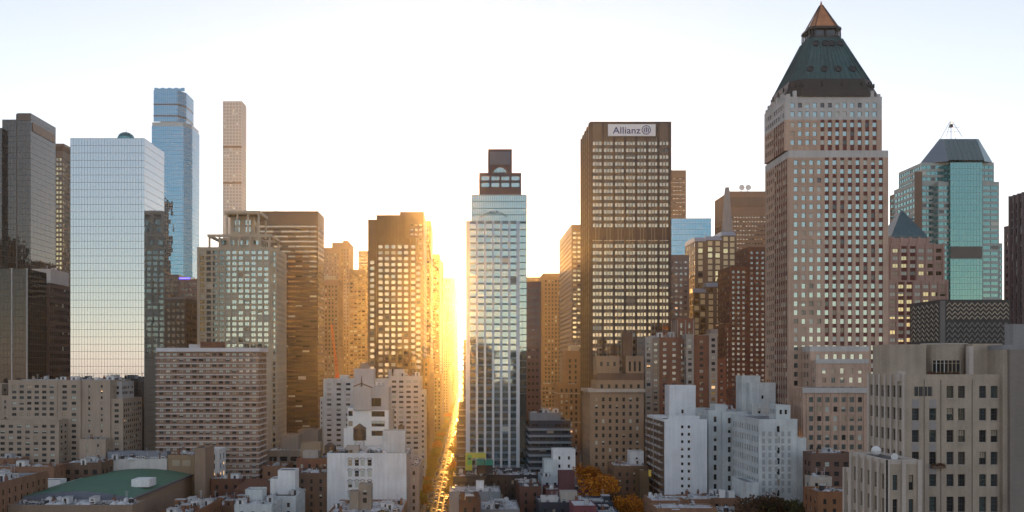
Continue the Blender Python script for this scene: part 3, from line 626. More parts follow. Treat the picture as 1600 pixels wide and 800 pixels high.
# yellow window stepped tower
b = bld('stepped_office_tower', 'stepped tower with yellow window grid and sloping blue grey ledges', 1110, 640, glass='yellow', mix=(25,68,4,3,0), style='none', seed=33); b.blind = plain('cream_sunset_reflection',(0.62,0.52,0.30),.5,0,.5)  # cream panes: sunset reflection put into the window colour
YF = stone('brown_grid_frame', (0.15,0.105,0.08), .1, .5); SLP = stone('blue_grey_slope', (0.27,0.31,0.38), .1, .4)
def ycol(pl, pr, pt, Y, D, pb=None):
    x0,x1 = X_(pl,Y), X_(pr,Y); z1 = Z_(pt+7,Y)
    b.sides(x0, x1, Y, Y+D, 0 if pb is None else Z_(pb,Y), z1, S_(wall=YF, fh=4.35, pitch=4.5, ww=3.3, wh=3.2, sill=.6, cor=.3, top=.3, depth=.3, jit=.3), False, Z_(530,Y))
    q = b.part('sloped_ledge'); zt = Z_(pt,Y); q.loft([[(x0-.2,Y-.2,z1),(x1+.2,Y-.2,z1),(x1+.2,Y+D,z1),(x0-.2,Y+D,z1)],[(x0+.3,Y+3.5,zt),(x1-.3,Y+3.5,zt),(x1-.3,Y+D,zt),(x0+.3,Y+D,zt)]], SLP)
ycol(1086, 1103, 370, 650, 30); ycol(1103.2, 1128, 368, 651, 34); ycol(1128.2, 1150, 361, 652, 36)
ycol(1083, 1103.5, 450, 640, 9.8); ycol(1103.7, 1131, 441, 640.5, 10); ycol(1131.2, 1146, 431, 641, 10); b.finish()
# brown tower and needle
b = bld('brown_office_tower', 'flat topped brown tower with ribbed top band left of the pointed copper roofed tower', 1165, 800, glass='bronze', mix=(60,6,4,30,0), style='none')
BT = stone('tan_brown_slab', (0.25,0.165,0.12), .1)
x0,x1,z1 = b.mass(1140, 1203, 299, 800, 48, S_(wall=BT, fh=3.9, pitch=2.6, wr=.6, wh=1.2, top=20, par=.8), vis=470)
b.box('louvre_band', 1141, 1202, 308, 323, 799.6, .35, BRZ2)
q = b.part('rooftop_dish')
for px in (1158,1168):
    xx = X_(px,806); q.bar((xx,806,z1),(xx,806,z1+4),.3,METAL); q.loft([[(xx+2.6*math.cos(a*math.pi/5)*s1, 805-1.2*s1, z1+5+2.6*math.sin(a*math.pi/5)*s1) for a in range(10)] for s1 in (.1,1)], WHITEM)
b.finish()
b = bld('obelisk_spire', 'thin grey tapering spire rising in front of the flat topped brown tower', 1136, 700, seed=1)
x = X_(1136,700); q = b.part('shaft')
q.loft([[(x-r,700-r,z),(x+r,700-r,z),(x+r,700+r,z),(x-r,700+r,z)] for r,z in ((4.2,0),(3.6,Z_(370,700)),(1.6,Z_(300,700)),(1.2,Z_(293,700)))], GREY); b.finish()
# dark red apartments
simple('apartment_tower', 'dark red brick apartment tower with stepped top left of the pointed copper roofed tower',
  [(1140,1168,416,560,26,S_(wall=DREDB,fh=3.2,pitch=3.3,ww=1.7,wh=1.6,top=1.2),dict(vis=640)),(1168.3,1207,386,562,26,S_(wall=DREDB,fh=3.2,pitch=3.3,ww=1.7,wh=1.6,top=1.2),dict(vis=640)),(1134,1140,505,558,26,S_(wall=DREDB,fh=3.2,pitch=3.3,ww=1.7,wh=1.6,top=1.2),dict(vis=640))], 'clear', (45,18,8,28,1), 'sash', cl=3)
# brick and white striped apartments
LG = stone('pale_grey_brick', (0.38,0.36,0.34), .1)
b = bld('apartment_tower', 'red brick apartment tower with pale vertical strips behind the white windowed block', 1065, 462, glass='clear', mix=(40,32,10,18,1), style='two')
RB = stone('warm_red_brick', (0.25,0.13,0.09), .15)
for (a, c, pt, Y, wm, pi) in ((1008,1019,526,460,LG,3),(1019.2,1030,528,461,TAN,3.4),(1030.2,1062,527,462,RB,3.6),(1062.2,1072,530,463,RB,3.2),(1072.2,1084,522,459,LG,3.6),(1084.2,1108,524,461,RB,4.2),(1108.2,1121,521,460,LG,4.0)):
    b.mass(a, c, pt, Y, 22, S_(wall=wm, fh=3.05, pitch=pi, ww=1.9, wh=1.6, top=1.0, cor=.4), vis=665)
b.mass(1056, 1086, 497, 469, 10, S_(wall=RB, fh=4, pitch=3.4, ww=1.1, wh=2.6, top=1.2, fin=(.5,.4,LG)), pb=530); b.clutter(X_(1020,463),X_(1060,463),463,478,Z_(527,463),8)
b.mass(1121.2, 1134, 560, 464, 20, S_(wall=REDB, fh=3.05, pitch=3.2, ww=1.3, wh=1.5, top=1), vis=665); b.box('water_tank_housing', 1110, 1122, 514, 526, 468, 8, GREY); b.finish()
# ================================================================ tall tower with copper pyramid
b = bld('pointed_tower', 'huge pink granite tower with green copper pyramid roof and lit copper tip', 1290, 398, glass='bluegreen', mix=(66,20,6,8,0), style='none', seed=40, maxw=100)
Y0 = 398; base = S_(wall=PINK, fh=3.92, pitch=3.3, ww=1.75, wh=2.15, sill=.9, cor=1.6, top=1.0, depth=.35, mat2=SPAN, c2=lambda i: 4 <= i <= 12, par=0, jit=.35, sidepitch=2.6)
def band(pl, pr, pt, pb, Y, D, mat=WSTN, sp=None): b.mass(pl, pr, pt, Y, D, dict(base, wall=mat, mat2=None, top=1.0), pb=pb, roof=False)
b.mass(1232, 1388, 246, Y0, 31, dict(base, top=.3), vis=700, roof=False)
b.mass(1232, 1388, 235, Y0, 31, dict(base, wall=WSTN, mat2=None, top=.9, fh=5), pb=246.01)
b.mass(1227, 1378, 187, Y0+2, 28, dict(base, top=.3), pb=235, roof=False)
b.mass(1227, 1378, 151, Y0+2, 28, dict(base, wall=WSTN, mat2=None, top=1.4, par=.5), pb=187.01)
mk = [0]
class _Q:
    def box(s_, *a):
        mk[0] += 1; b.part('merlon|%d' % mk[0]).box(*a)
q = _Q()
zt = Z_(151,Y0+2); xa, xb = X_(1227,Y0+2), X_(1378,Y0+2)
for i in range(15):
    xx = xa + (xb-xa)*(i+.5)/15; q.box(xx-.75, xx+.75, Y0+1.9, Y0+3.2, zt-.1, zt+((4.2 if i in (3,5,7,9,11) else 2.6) if i%2 else 1.2), WSTN)
for i in range(9):
    yy = Y0+3+26*(i+.5)/9
    for xx in (xa-.1, xb-1.2): q.box(xx, xx+1.3, yy-.75, yy+.75, zt-.1, zt+(2.4 if i%2 else 1.2), WSTN)
cy = Y0+17; cx = X_(1283,cy)
def octo(px_half, z, ratio=.92, c=.30, cxx=None):
    hx = px_half/F*(cy-15); hy = min(hx*ratio, 16); c_ = c*hx; X = cx if cxx is None else cxx
    return [(X-hx+c_,cy-hy,z),(X+hx-c_,cy-hy,z),(X+hx,cy-hy+c_*.8,z),(X+hx,cy+hy-c_*.8,z),(X+hx-c_,cy+hy,z),(X-hx+c_,cy+hy,z),(X-hx,cy+hy-c_*.8,z),(X-hx,cy-hy+c_*.8,z)]
ZZ = lambda p: Z_(p, cy-12)
ra = lambda h, z: octo(h, ZZ(z), .8, .28)
b.part('roof_drum').loft([ra(72,154), ra(72,145), ra(68,138), ra(65,126)], COPD)
pr_ = b.part('copper_roof'); pr_.loft([ra(63,126), ra(27,51)], PATINA)
R0, R1 = ra(63.6,126), ra(27.4,51)
rib = b.part('roof_rib')
for k in range(8):
    p0, p1 = Vector(R0[k]), Vector(R0[(k+1)%8]); q0, q1 = Vector(R1[k]), Vector(R1[(k+1)%8]); n = 11 if (p1-p0).length > 12 else 5
    for i in range(n): rib.bar(p0.lerp(p1, i/n), q0.lerp(q1, i/n), .13 if i else .3, PATINA, 4)
for i in range(26):
    t = i/26*8; k = int(t); u = t-k; rr = ra(69,137); p = Vector(rr[k%8]).lerp(Vector(rr[(k+1)%8]), u); rib.box(p.x-.3,p.x+.3,p.y-.3,p.y+.3,p.z-.2,p.z+1.6,COPD)
def porthole(u, pz):
    t = (126-pz)/75; lo, hi = Vector(R0[0]).lerp(Vector(R0[1]), u), Vector(R1[0]).lerp(Vector(R1[1]), u); c = lo.lerp(hi, t); m_ = MB()
    tang = (hi-lo).normalized(); r_ = 1.45; pts = [c + Vector((1,0,0))*r_*math.cos(a*math.pi/8) + tang*r_*math.sin(a*math.pi/8) + Vector((0,-.22,0)) for a in range(16)]
    m_.face(pts, GL['dark'])
    for a in range(16): m_.bar(pts[a], pts[(a+1)%16], .22, COPD, 4)
    b.solo('porthole', m_)
for u in (.06,.34,.62,.90): porthole(u, 108)
for u in (.1,.42,.64,.92): porthole(u, 62)
g2 = b.part('lantern_gallery'); g2.loft([ra(25,51), ra(25,47)], COPD); g2.loft([ra(21,47), ra(21,36)], GL['dark']); g2.loft([ra(27,36), ra(26,32)], COPD)
for k in range(8):
    for u in (0,.5):
        p = Vector(ra(25.5,49)[k]).lerp(Vector(ra(25.5,49)[(k+1)%8]), u); p2 = Vector(ra(25,34)[k]).lerp(Vector(ra(25,34)[(k+1)%8]), u); g2.bar(p, p2, .3, COPD, 5)
tip = b.part('copper_tip'); tip.loft([ra(23,32), ra(12,12), ra(2,-8), ra(.4,-15)], COPO)
tr = b.part('tip_frame')
for k in range(8): tr.bar(ra(23.3,32)[k], ra(2.4,-8)[k], .18, COPD, 4)
tr.loft([ra(12.6,15), ra(11.9,13.5)], COPD)
for (pl,pr,pt,Yb,vv) in ((1266,1358,541,388,712),):
    b.mass(pl, pr, pt+8, Yb, 9.6, dict(base, top=.4, mat2=None, pitch=3.4, ww=1.7), vis=vv, roof=False); b.mass(pl, pr, pt, Yb, 9.6, dict(base, wall=WSTN, mat2=None, top=.4, fh=8, pitch=3.4), pb=pt+8.01)
b.mass(1275, 1357, 563, 383, 4.9, dict(base, top=2.6, mat2=None, pitch=3.4, ww=1.7), vis=712); b.box('stone_band', 1274.6, 1357.4, 561, 568, 382.7, .6, WSTN)
b.mass(1255, 1356, 606, 372, 10.9, dict(base, top=3.0, mat2=None, pitch=3.4, ww=1.7, fin=(.5,.4,PINK)), vis=712); b.box('stone_band', 1254.6, 1356.4, 606, 614, 371.4, .55, WSTN)
b.finish()
# pink twin with pyramid
b = bld('pyramid_roofed_tower', 'pink stepped tower with small dark blue pyramid roof right of the huge pointed tower', 1425, 470, glass='yellow', mix=(46,34,8,10,3), style='two', seed=41)
PK2 = stone('rosy_granite', (0.43,0.305,0.27), .14)
bs = S_(wall=PK2, fh=4.0, pitch=4.3, ww=2.9, wh=2.1, sill=1.0, top=.8, cor=.8, depth=.35, mat2=SPAN, c2=lambda i: i in (1,2), fin=(.9,.5,PK2), jit=.35, par=.5)
b.mass(1386, 1482, 438, 470, 26, bs, vis=580); b.mass(1390, 1476, 382, 474, 22, dict(bs, finup=1.2), pb=440); b.mass(1392, 1452, 372, 477, 18, dict(bs, fh=99, fin=(1.2,.6,PK2), finup=1.0), pb=384)
x0,x1 = X_(1393,478), X_(1448,478); zt = Z_(372,478); q = b.part('pyramid_roof')
BLR = stone('blue_slate_roof', (0.07,0.135,0.17), .2, .4, .2, 1, .5)
q.loft([[(x0,478,zt),(x1,478,zt),(x1,495,zt),(x0,495,zt)],[(x0,478,zt+1.5),(x1,478,zt+1.5),(x1,495,zt+1.5),(x0,495,zt+1.5)],[((x0+x1)/2-.1,486.4,Z_(328,486)),((x0+x1)/2+.1,486.4,Z_(328,486)),((x0+x1)/2+.1,486.6,Z_(328,486)),((x0+x1)/2-.1,486.6,Z_(328,486))]], BLR)
for i in range(9):
    f_ = i/8; q.bar((x0+(x1-x0)*f_,478,zt+1.5),((x0+x1)/2,486.4,Z_(328,486)),.12,BLR,4)
b.finish()
# green glass tower
b = bld('green_glass_tower', 'green glass tower with sloping grey roof and thin lattice mast on top', 1495, 600, glass='green', mix=(86,3,2,9,0), style='none', seed=42)
fmg = plain('green_frame_metal', (0.16,0.25,0.25), .4, .5); cg = S_(type='curtain', wall=GREY, glass='green', fh=4.0, pitch=2.0, fm=fmg, hbar=(.2,.05), vbar=(.1,.05), par=0, jit=.01)
gs = S_(wall=stone('greenish_grey_panel',(0.33,0.38,0.38),.1,.5), fh=4.0, pitch=4, wr=.94, wh=2.3, sill=.9, top=1.2, cor=.3, depth=.25, jit=.5)
b.mass(1485, 1535, 254, 598, 40, cg, vis=480, roof=False); b.box('dark_band', 1485.5, 1534.5, 385, 404, 597.7, .28, DKST)
b.mass(1466, 1484.7, 284, 600, 36, gs, vis=480); b.mass(1535.3, 1561, 284, 600, 36, gs, vis=480); b.mass(1430, 1465.7, 284, 606, 30, dict(gs, glass='mirror'), vis=480)
b.mass(1418, 1435, 295, 622, 26, dict(gs, wall=BRZ2), vis=480); b.mass(1561.3, 1566, 380, 603, 30, gs, vis=480)
b.mass(1440, 1553, 254, 606, 32, dict(gs, glass='mirror', pitch=3), pb=286, roof=False)
b.box('dark_shaft', 1429.5, 1441, 268, 420, 605.2, .7, BRZ2)
T = lambda px, py, Y: (X_(px,Y), Y, Z_(py,Y))
q = b.part('glass_roof')
q.face([T(1482,250,600),T(1538,250,600),T(1525,217,612),T(1474,217,612)], stone('slate_glass_roof',(0.10,0.15,0.17),.1,.2,.3,1,.6))
q.face([T(1437,256,612),T(1482,252,600),T(1474,217,612),T(1468,217,614)], GL['mirror']); q.face([T(1538,252,600),T(1551,254,608),T(1529,217,614),T(1525,217,612)], GL['bluegreen'])
q.face([T(1551,254,608),T(1551,254,638),T(1529,217,628),T(1529,217,614)], GL['bluegreen']); q.face([T(1437,256,640),T(1437,256,612),T(1468,217,614),T(1468,217,628)], GL['blue'])
q.face([T(1468,217,614),T(1474,217,612),T(1525,217,612),T(1529,217,614),T(1529,217,628),T(1468,217,628)], ROOFG); q.face([T(1551,254,638),T(1437,256,640),T(1468,217,628),T(1529,217,628)], GL['green'])
for i in range(8): q.bar(T(1482+i*8,250,599.8),T(1474+i*7.3,217,611.8),.14,fmg,4)
m_ = b.part('wire_mast'); top = Vector(T(1486,190,618))
for dx in (-5.5,5.5):
    for dy in (-4,4): m_.bar((top.x+dx,618+dy,Z_(216,618)),(top.x+dx*.12,618+dy*.1,top.z),.16,METAL,4)
m_.bar((top.x,618,Z_(217,618)),top,.2,METAL,5); m_.box(top.x-.9,top.x+.9,617,619,top.z-4,top.z-2,DKMET)
for z in (208,201): m_.bar((top.x-4,614.5,Z_(z,618)),(top.x+4,614.5,Z_(z,618)),.12,METAL,4)
b.finish()
simple('brown_tower', 'mauve brown ribbed tower cut off by the right edge of the picture', [(1600.5,1660,300,430,12,S_(wall=MAUVE,fh=4,pitch=3,ww=1.4,wh=3.0,top=3,sill=.5,fin=(.9,.6,MAUVE),finup=1),dict(vis=540)),(1578,1600,352,450,5,S_(wall=MAUVE,fh=4,pitch=3,ww=1.4,wh=2,top=2),dict(vis=540))], 'bronze')
# chevron building
b = bld('chevron_patterned_block', 'dark block with zigzag chevron screen wall behind the buff terraced building', 1520, 230, seed=44)
DK = stone('dark_grey_panel', (0.075,0.07,0.068), .12); CH = stone('tan_chevron_strip', (0.50,0.42,0.33), .1)
x0,x1 = X_(1470,230), X_(1578,230); z1, z0 = Z_(470,230), Z_(532,230); b.sides(x0,x1,230,246,40,z1,S_(wall=DK,fh=999,par=.3))
def chev(ax, ay, bx, by, n, z0, z1, rows, mat):
    for j in range(rows):
        ch = b.part('chevron_row|%d_%d' % (int(ax*10), int((z0+(z1-z0)*j/rows)*100)))
        zz = z0 + (z1-z0)*j/rows; hh = (z1-z0)/rows*.8
        for i in range(n):
            for s0 in (0,1):
                u0, u1 = (i+.5*s0)/n, (i+.5+.5*s0)/n; za, zb = (zz, zz+hh) if s0 == 0 else (zz+hh, zz)
                ch.bar((ax+(bx-ax)*u0, ay+(by-ay)*u0, za),(ax+(bx-ax)*u1, ay+(by-ay)*u1, zb), .12, mat, 4)
zm = Z_(500,230)
chev(x0+1.4,229.9,x1-.3,229.9,11,zm+.2,z1-.3,4,CH); chev(x0+1.4,229.9,x1-.3,229.9,11,z0-.5,zm-.4,4,stone('grey_chevron_strip',(0.26,0.25,0.24),.1)); chev(x0-.1,245,x0-.1,231,6,z0,z1-.4,8,CH)
b.box('corner_pier', 1469.6, 1477, 470, 545, 229.6, .39, stone('mid_grey_panel',(0.17,0.16,0.155),.1)); b.finish()
b = bld('concrete_bulkhead', 'grey concrete bulkhead wall at the right edge behind the buff building roof', 1600, 190, seed=45)
b.sides(X_(1583,190),X_(1680,190),190,193,40,Z_(513,190),S_(wall=GREY,fh=999)); b.finish()

# ================================================================ near buff building
b = Bld('terraced_apartment_building', 'near buff brick terraced building with curved corner and ribbed left wing filling the lower right', X_(1480,140), 140, glass='clear', mix=(38,0,0,62,0), style='grid', seed=50, maxw=0)
Y = 140; px = lambda p, Yq=140: X_(p, Yq)
XL, XR = px(1412), px(1640); ZR = Z_(590,Y)
def wins(a, b_, z0, z1, specs, mat=BEST, depth=.32, pri=0):
    """specs: list of (col u0,u1,[rows])"""
    L = math.hypot(b_[0]-a[0], b_[1]-a[1]); cs = [(u0,u1) for u0,u1,_ in specs]; mb = b.part('wall')
    dx, dy = (b_[0]-a[0])/L, (b_[1]-a[1])/L; nx, ny = dy, -dx; P = lambda u, v, t=0.: (a[0]+dx*u+nx*t, a[1]+dy*u+ny*t, v)
    u = 0
    for u0, u1, rows in specs:
        mb.face([P(u,z0),P(u0,z0),P(u0,z1),P(u,z1)], mat); v = z0
        for r0, r1 in rows:
            if r0 <= z0: continue
            mb.face([P(u0,v),P(u1,v),P(u1,r0),P(u0,r0)], mat); d = -depth; v = r1
            for f in ([P(u0,r0),P(u0,r0,d),P(u0,r1,d),P(u0,r1)],[P(u1,r0,d),P(u1,r0),P(u1,r1),P(u1,r1,d)],[P(u0,r0),P(u1,r0),P(u1,r0,d),P(u0,r0,d)],[P(u0,r1,d),P(u1,r1,d),P(u1,r1),P(u0,r1)]): mb.face(f, mat)
            c = P((u0+u1)/2, r0, d); ww, wh = u1-u0, r1-r0; ang = math.atan2(dy,dx); k = b.r.choices(['clear','dark','bluegreen'],[30,40,22])[0]
            m2 = MB(); win_geom(m2, Matrix(), ww, wh, GL[k], 'plain' if b.r.random()<.8 else 'half', 'none', DRAPE, FRAME)
            w_ = link(bpy.data.objects.new('window', make_mesh('window', m2.V, m2.F, m2.I, m2.M)), b.root); w_.location = (c[0]-b.off[0], c[1]-b.off[1], c[2]); w_.rotation_euler = (0,0,ang+math.radians(b.r.uniform(-.4,.4)))
            fr = MB(); t = .07
            for bx_ in ((-ww/2,-ww/2+t,0,wh),(ww/2-t,ww/2,0,wh),(-ww/2+t,ww/2-t,0,t),(-ww/2+t,ww/2-t,wh-t,wh),(-ww/2+t,ww/2-t,wh*.5-.04,wh*.5+.04)): fr.box(bx_[0],bx_[1],-.08,-.005,bx_[2],bx_[3],FRAME)
            for q in (-.17,.17) if ww > .9 else (0,): fr.box(ww*q-.015,ww*q+.015,-.04,-.006,t,wh-t,FRAME)
            for q in (.25,.75): fr.box(-ww/2+t,ww/2-t,-.042,-.006,wh*q-.015,wh*q+.015,FRAME)
            fo = link(bpy.data.objects.new('frame', make_mesh('frame', fr.V, fr.F, fr.I, fr.M)), w_)
            sl_ = MB(); sl_.box(-ww/2-.08,ww/2+.08,-.4,-.09,-.12,-.004,LST); link(bpy.data.objects.new('sill', make_mesh('sill', sl_.V, sl_.F, sl_.I, sl_.M)), w_)
        mb.face([P(u0,v),P(u1,v),P(u1,z1),P(u0,z1)], mat); u = u1
    mb.face([P(u,z0),P(L,z0),P(L,z1),P(u,z1)], mat)
zr = lambda a, c: (Z_(c,Y), Z_(a,Y))
rowsz = [zr(603,622), zr(638,657), zr(672,691), zr(706,726), zr(741,760), zr(776,800), zr(812,834)][::-1]
cols = [(1425,1436),(1452,1463),(1479,1490),(1497,1508),(1530,1541),(1548,1559),(1586,1597),(1604,1615)]
sp_ = []
for i, (a, c) in enumerate(cols):
    rr = list(rowsz)
    if i < 2: rr = rr[:-1]
    if i > 5: rr = []
    if i in (0,): rr = [r for r in rr if r[1] > Z_(732,Y)]
    sp_.append((px(a)-XL, px(c)-XL, rr))
wins((XL,Y),(XR,Y),-.1+40,ZR,sp_); b.wall((XL,Y),(XR,Y),0,40,BEST)
b.wall((XR,Y),(XR,Y+12),0,ZR,BEST); b.wall((XR,Y+12),(XL,Y+12),0,ZR,BEST)
# ribbed left side, stepping down away from the corner
YB = Y+12; rows_s = [(r0, r1) for r0, r1 in rowsz]
nS = 6; stp = 12/nS; spec = [((i+.22)*stp, (i+.78)*stp, rows_s) for i in range(nS)]
wins((XL,YB),(XL,Y),40,ZR,spec,BEST); b.wall((XL,YB),(XL,Y),0,40,BEST)
q = b.part('pier'); PALE = stone('pale_buff_pier', (0.54,0.48,0.43), .12)
for i in range(nS+1):
    yy = YB-i*stp; q.box(XL-.2, XL-.012, yy-.3, yy+.3, 40, ZR+.5, PALE)
for i in range(9):   # scalloped ribs at curved corner top
    a_ = math.pi*(.5+i/16); q.cyl(XL+.55+1.2*math.cos(a_)*.6, Y+1.0-1.2*math.sin(a_)*.35+.3, ZR-.6, ZR+1.0, .22, PALE, None, 8)
for p in (1444,1470,1519,1573): q.box(px(p)-.05, px(p)+.05, Y-.06, Y-.012, 40, ZR-.3, stone('rust_stained_joint',(0.22,0.18,0.15),.1))
for a, c in (cols[0], cols[1]):
    for k in range(len(rowsz)-1): 
        if rowsz[k][0] > Z_(800,Y): q.box(px(a), px(c), Y-.03, Y-.012, rowsz[k][1]+.1, rowsz[k+1][0]-.2, stone('pale_spandrel_stone',(0.33,0.31,0.31),.1))
b.roof(XL, XR, Y, Y+12, ZR, ROOFG, BEST, .5)
# penthouse
PY = Y+3.2; pz = Z_(538,PY); pa, pb_ = X_(1384,PY+3), X_(1447,PY)
b.sides(X_(1390,PY+2), X_(1447,PY+2), PY+2, PY+8, ZR-.1, Z_(541,PY+2), S_(wall=BEST,fh=999,par=.3))
cyl = b.part('penthouse'); ccx, ccy, rr_ = X_(1478,PY+4), PY+4.6, 3.1
cyl.loft([[(ccx+rr_*1.12*math.cos(t_*math.pi/12), ccy+rr_*math.sin(t_*math.pi/12), z) for t_ in range(24)] for z in (ZR, pz)], BEST); cyl.loft([[(ccx+rr_*1.16*math.cos(t_*math.pi/12), ccy+rr_*1.04*math.sin(t_*math.pi/12), z) for t_ in range(24)] for z in (pz, pz+.25)], LST)
cyl.box(X_(1520,PY), X_(1566,PY), PY, PY+8, ZR, Z_(537,PY), BEST); cyl.box(X_(1512.5,PY), X_(1519,PY), PY-.4, PY+.6, ZR, Z_(541,PY), PALE); cyl.box(X_(1500,PY+3), X_(1522,PY+3), PY+3, PY+8, ZR, Z_(541,PY), BEST)
for z in (Z_(548,PY),Z_(562,PY),Z_(576,PY)): cyl.box(X_(1520.5,PY), X_(1565.5,PY), PY-.03, PY-.004, z-.04, z+.04, DRAPE)
pw = MB(); za, zb = Z_(585,PY-1), Z_(563,PY-1); wx0, wx1 = X_(1456,PY+1.5), X_(1499,PY+1.5); yw = PY+1.35
pw.box(wx0, wx1, yw, yw+.1, za, zb, GL['dark']); wo_ = b.solo('window', pw); wf = MB()
for i in range(8):
    xx = wx0+(wx1-wx0)*i/7; wf.box(xx-.05, xx+.05, yw-.08, yw-.004, za, zb, FRAMEW if i in (1,3) else DRAPE)
wf.box(wx0, wx1, yw-.07, yw-.005, zb-.5, zb-.42, DRAPE); wf.box(wx0-.1, wx1+.1, yw-.1, yw+.3, zb, zb+.12, BEST); wf.obj('frame', wo_, b.off)
dr = MB(); dr.box(X_(1504,PY+2.9), X_(1513,PY+2.9), PY+2.85, PY+2.98, ZR+.1, ZR+2.3, DKMET); b.solo('door', dr)
dr = MB(); dr.box(px(1428), px(1457), Y-.01, Y+.1, Z_(619,Y), Z_(604,Y), DKMET); 
for i in range(5): dr.box(px(1428+i*7)-.04, px(1428+i*7)+.04, Y-.05, Y-.012, Z_(619,Y), Z_(604,Y), DRAPE)
b.solo('loggia', dr)
# taller blank wing at the right edge
TX0, TX1 = X_(1567,139.2), X_(1690,139.2)
b.wall((TX0,139.2),(TX1,139.2),0,Z_(543,136),BEST); b.wall((TX0,Y+16),(TX0,139.2),0,Z_(543,136),BEST); b.wall((TX1,139.2),(TX1,Y+16),0,Z_(543,136),BEST); b.roof(TX0,TX1,139.2,Y+16,Z_(543,136),ROOFG,GREY,.5)
b.part('wall').box(X_(1578,138.6), X_(1605,138.6), 138.6, 139.19, 0, Z_(546,138.6), stone('dusky_buff_brick',(0.25,0.222,0.20),.1))
# lower left terraces
def terr(p0, p1, pt, Yf, D, ncol, rows_px, side_n):
    x0, x1 = X_(p0,Yf), X_(p1,Yf); z1 = Z_(pt,Yf); rws = [(Z_(c,Yf), Z_(a,Yf)) for a, c in rows_px][::-1]; W_ = x1-x0
    wins((x0,Yf),(x1,Yf),40,z1,[((i+.35)/ncol*W_, (i+.65)/ncol*W_, rws) for i in range(ncol)],BEST); b.wall((x0,Yf),(x1,Yf),0,40,BEST)
    wins((x0,Yf+D),(x0,Yf),40,z1,[((i+.32)/side_n*D, (i+.68)/side_n*D, rws) for i in range(side_n)],BEST); b.wall((x0,Yf+D),(x0,Yf),0,40,BEST)
    for i in range(side_n+1): q.box(x0-.3, x0-.012, Yf+D*i/side_n-.3, Yf+D*i/side_n+.3, 40, z1+.35, PALE)
    for i in range(ncol+1): q.box(x0+W_*i/ncol-.28, x0+W_*i/ncol+.28, Yf-.3, Yf-.012, 40, z1+.35, PALE)
    b.roof(x0, x1, Yf, Yf+D, z1, ROOFD, PALE, .35); return x0, x1, z1
t1 = terr(1386, 1436, 722, 132, 12, 2, [(742,766),(780,804),(816,840)], 5)
t2 = terr(1337, 1366, 738, 144.2, 4, 2, [(755,778),(790,812)], 2)
b.clutter(XL+2, XR-2, Y+10, Y+11.8, ZR, 4, .5); b.finish()
# things on its terraces
def thing1(name, lab, cat, mb, loc, group=None):
    o = link(bpy.data.objects.new(name, make_mesh(name, [(a-loc[0],c-loc[1],d-loc[2]) for a,c,d in mb.V], mb.F, mb.I, mb.M))); o.location = loc; return tag(o, lab, cat, group)
m = MB(); tx, ty, tz = X_(1369,140), 140, Z_(722,134)
m.cyl(tx, ty, tz, tz+.5, .5, DKMET, .3); m.loft([[(tx+r*math.cos(a*math.pi/6), ty+r*math.sin(a*math.pi/6), tz+.35+h) for a in range(12)] for r,h in ((.25,0),(.62,.35),(.75,.8),(.62,1.2),(.25,1.5))], WHITEM); thing1('terrace_dome', 'round white dome standing on the lower terrace of the buff building', 'dome', m, (tx,ty,tz))
m = MB(); tx, ty, tz = X_(1396,134), 134, Z_(722,132)
m.cyl(tx, ty, tz, tz+.45, .12, DKMET); m.loft([[(tx+r*math.cos(a*math.pi/6)+h*.3, ty-h*.5, tz+.6+r*math.sin(a*math.pi/6)) for a in range(12)] for r,h in ((.1,0),(.35,.1),(.55,.3))], WHITEM); thing1('satellite_dish', 'small pale satellite dish on the corner terrace of the buff building', 'dish', m, (tx,ty,tz))
LF = plain('shrub_leaf_rust', (0.16,0.06,0.03), .8); LFG = plain('shrub_leaf_green', (0.05,0.07,0.03), .8)
for k, (pxx, Yq, zz, n, lab, cat) in enumerate(((1474,141,ZR+.5,14,'row of rusty red planter shrubs along the roof edge under the penthouse windows','planter'),(1466,139.6,Z_(728,139.6),6,'small rusty red window box shrub low on the buff facade','window box'))):
    m = MB(); cx_ = X_(pxx,Yq); m.box(cx_-n*.18, cx_+n*.18, Yq-.25, Yq+.2, zz-.35, zz, BRNB)
    for i in range(n*16):
        c = Vector((cx_+R.uniform(-n*.18,n*.18), Yq+R.uniform(-.25,.2), zz+R.uniform(0,.4))); u = Vector((R.uniform(-1,1),R.uniform(-1,1),R.uniform(-1,1))).normalized()*.11; v = u.orthogonal().normalized()*.09
        m.face([c-u-v,c+u-v,c+u+v,c-u+v], LF if R.random()<.7 else LFG)
    thing1('planter', lab, cat, m, (cx_,Yq,zz-.35))
# ================================================================ left middle ground
b = bld('apartment_building', 'wide tan brick apartment building with roof terrace clutter at lower left', 90, 420, glass='clear', mix=(32,18,12,37,1), style='two', seed=60)
AP = stone('dusky_tan_brick', (0.40,0.325,0.265), .14)
sp = S_(wall=AP, fh=2.62, pitch=3.7, ww=2.0, wh=1.35, sill=.8, top=.9, cor=1, depth=.22, par=.9)
b.bulk = AP
A = [b.mass(13, 90, 594, 420, 26, sp), b.mass(90.3, 126, 594, 419, 27, dict(sp, pitch=3.5, ww=2.1)), b.mass(126.3, 172, 594, 420, 26, dict(sp, pitch=6.5, ww=.9)), b.mass(172.3, 192, 623, 421, 25, dict(sp, sidepitch=2.6, pitch=2.4), ), b.mass(166, 190, 596, 428, 16, dict(sp, wall=WSTN, pitch=2.2), pb=625)]
b.mass(3, 13, 618, 421, 22, sp); b.mass(-6, 92, 656, 410, 9.8, sp); b.mass(-60, 3, 600, 430, 22, sp); x0,x1,z1 = b.mass(124, 165, 686, 412.5, 7, dict(sp, pitch=4.5, ww=.9)); b.clutter(x0,x1,412.5,419,z1,5)
for x0,x1,z1 in A[:3]: b.clutter(x0,x1,422,442,z1,9)
b.finish()
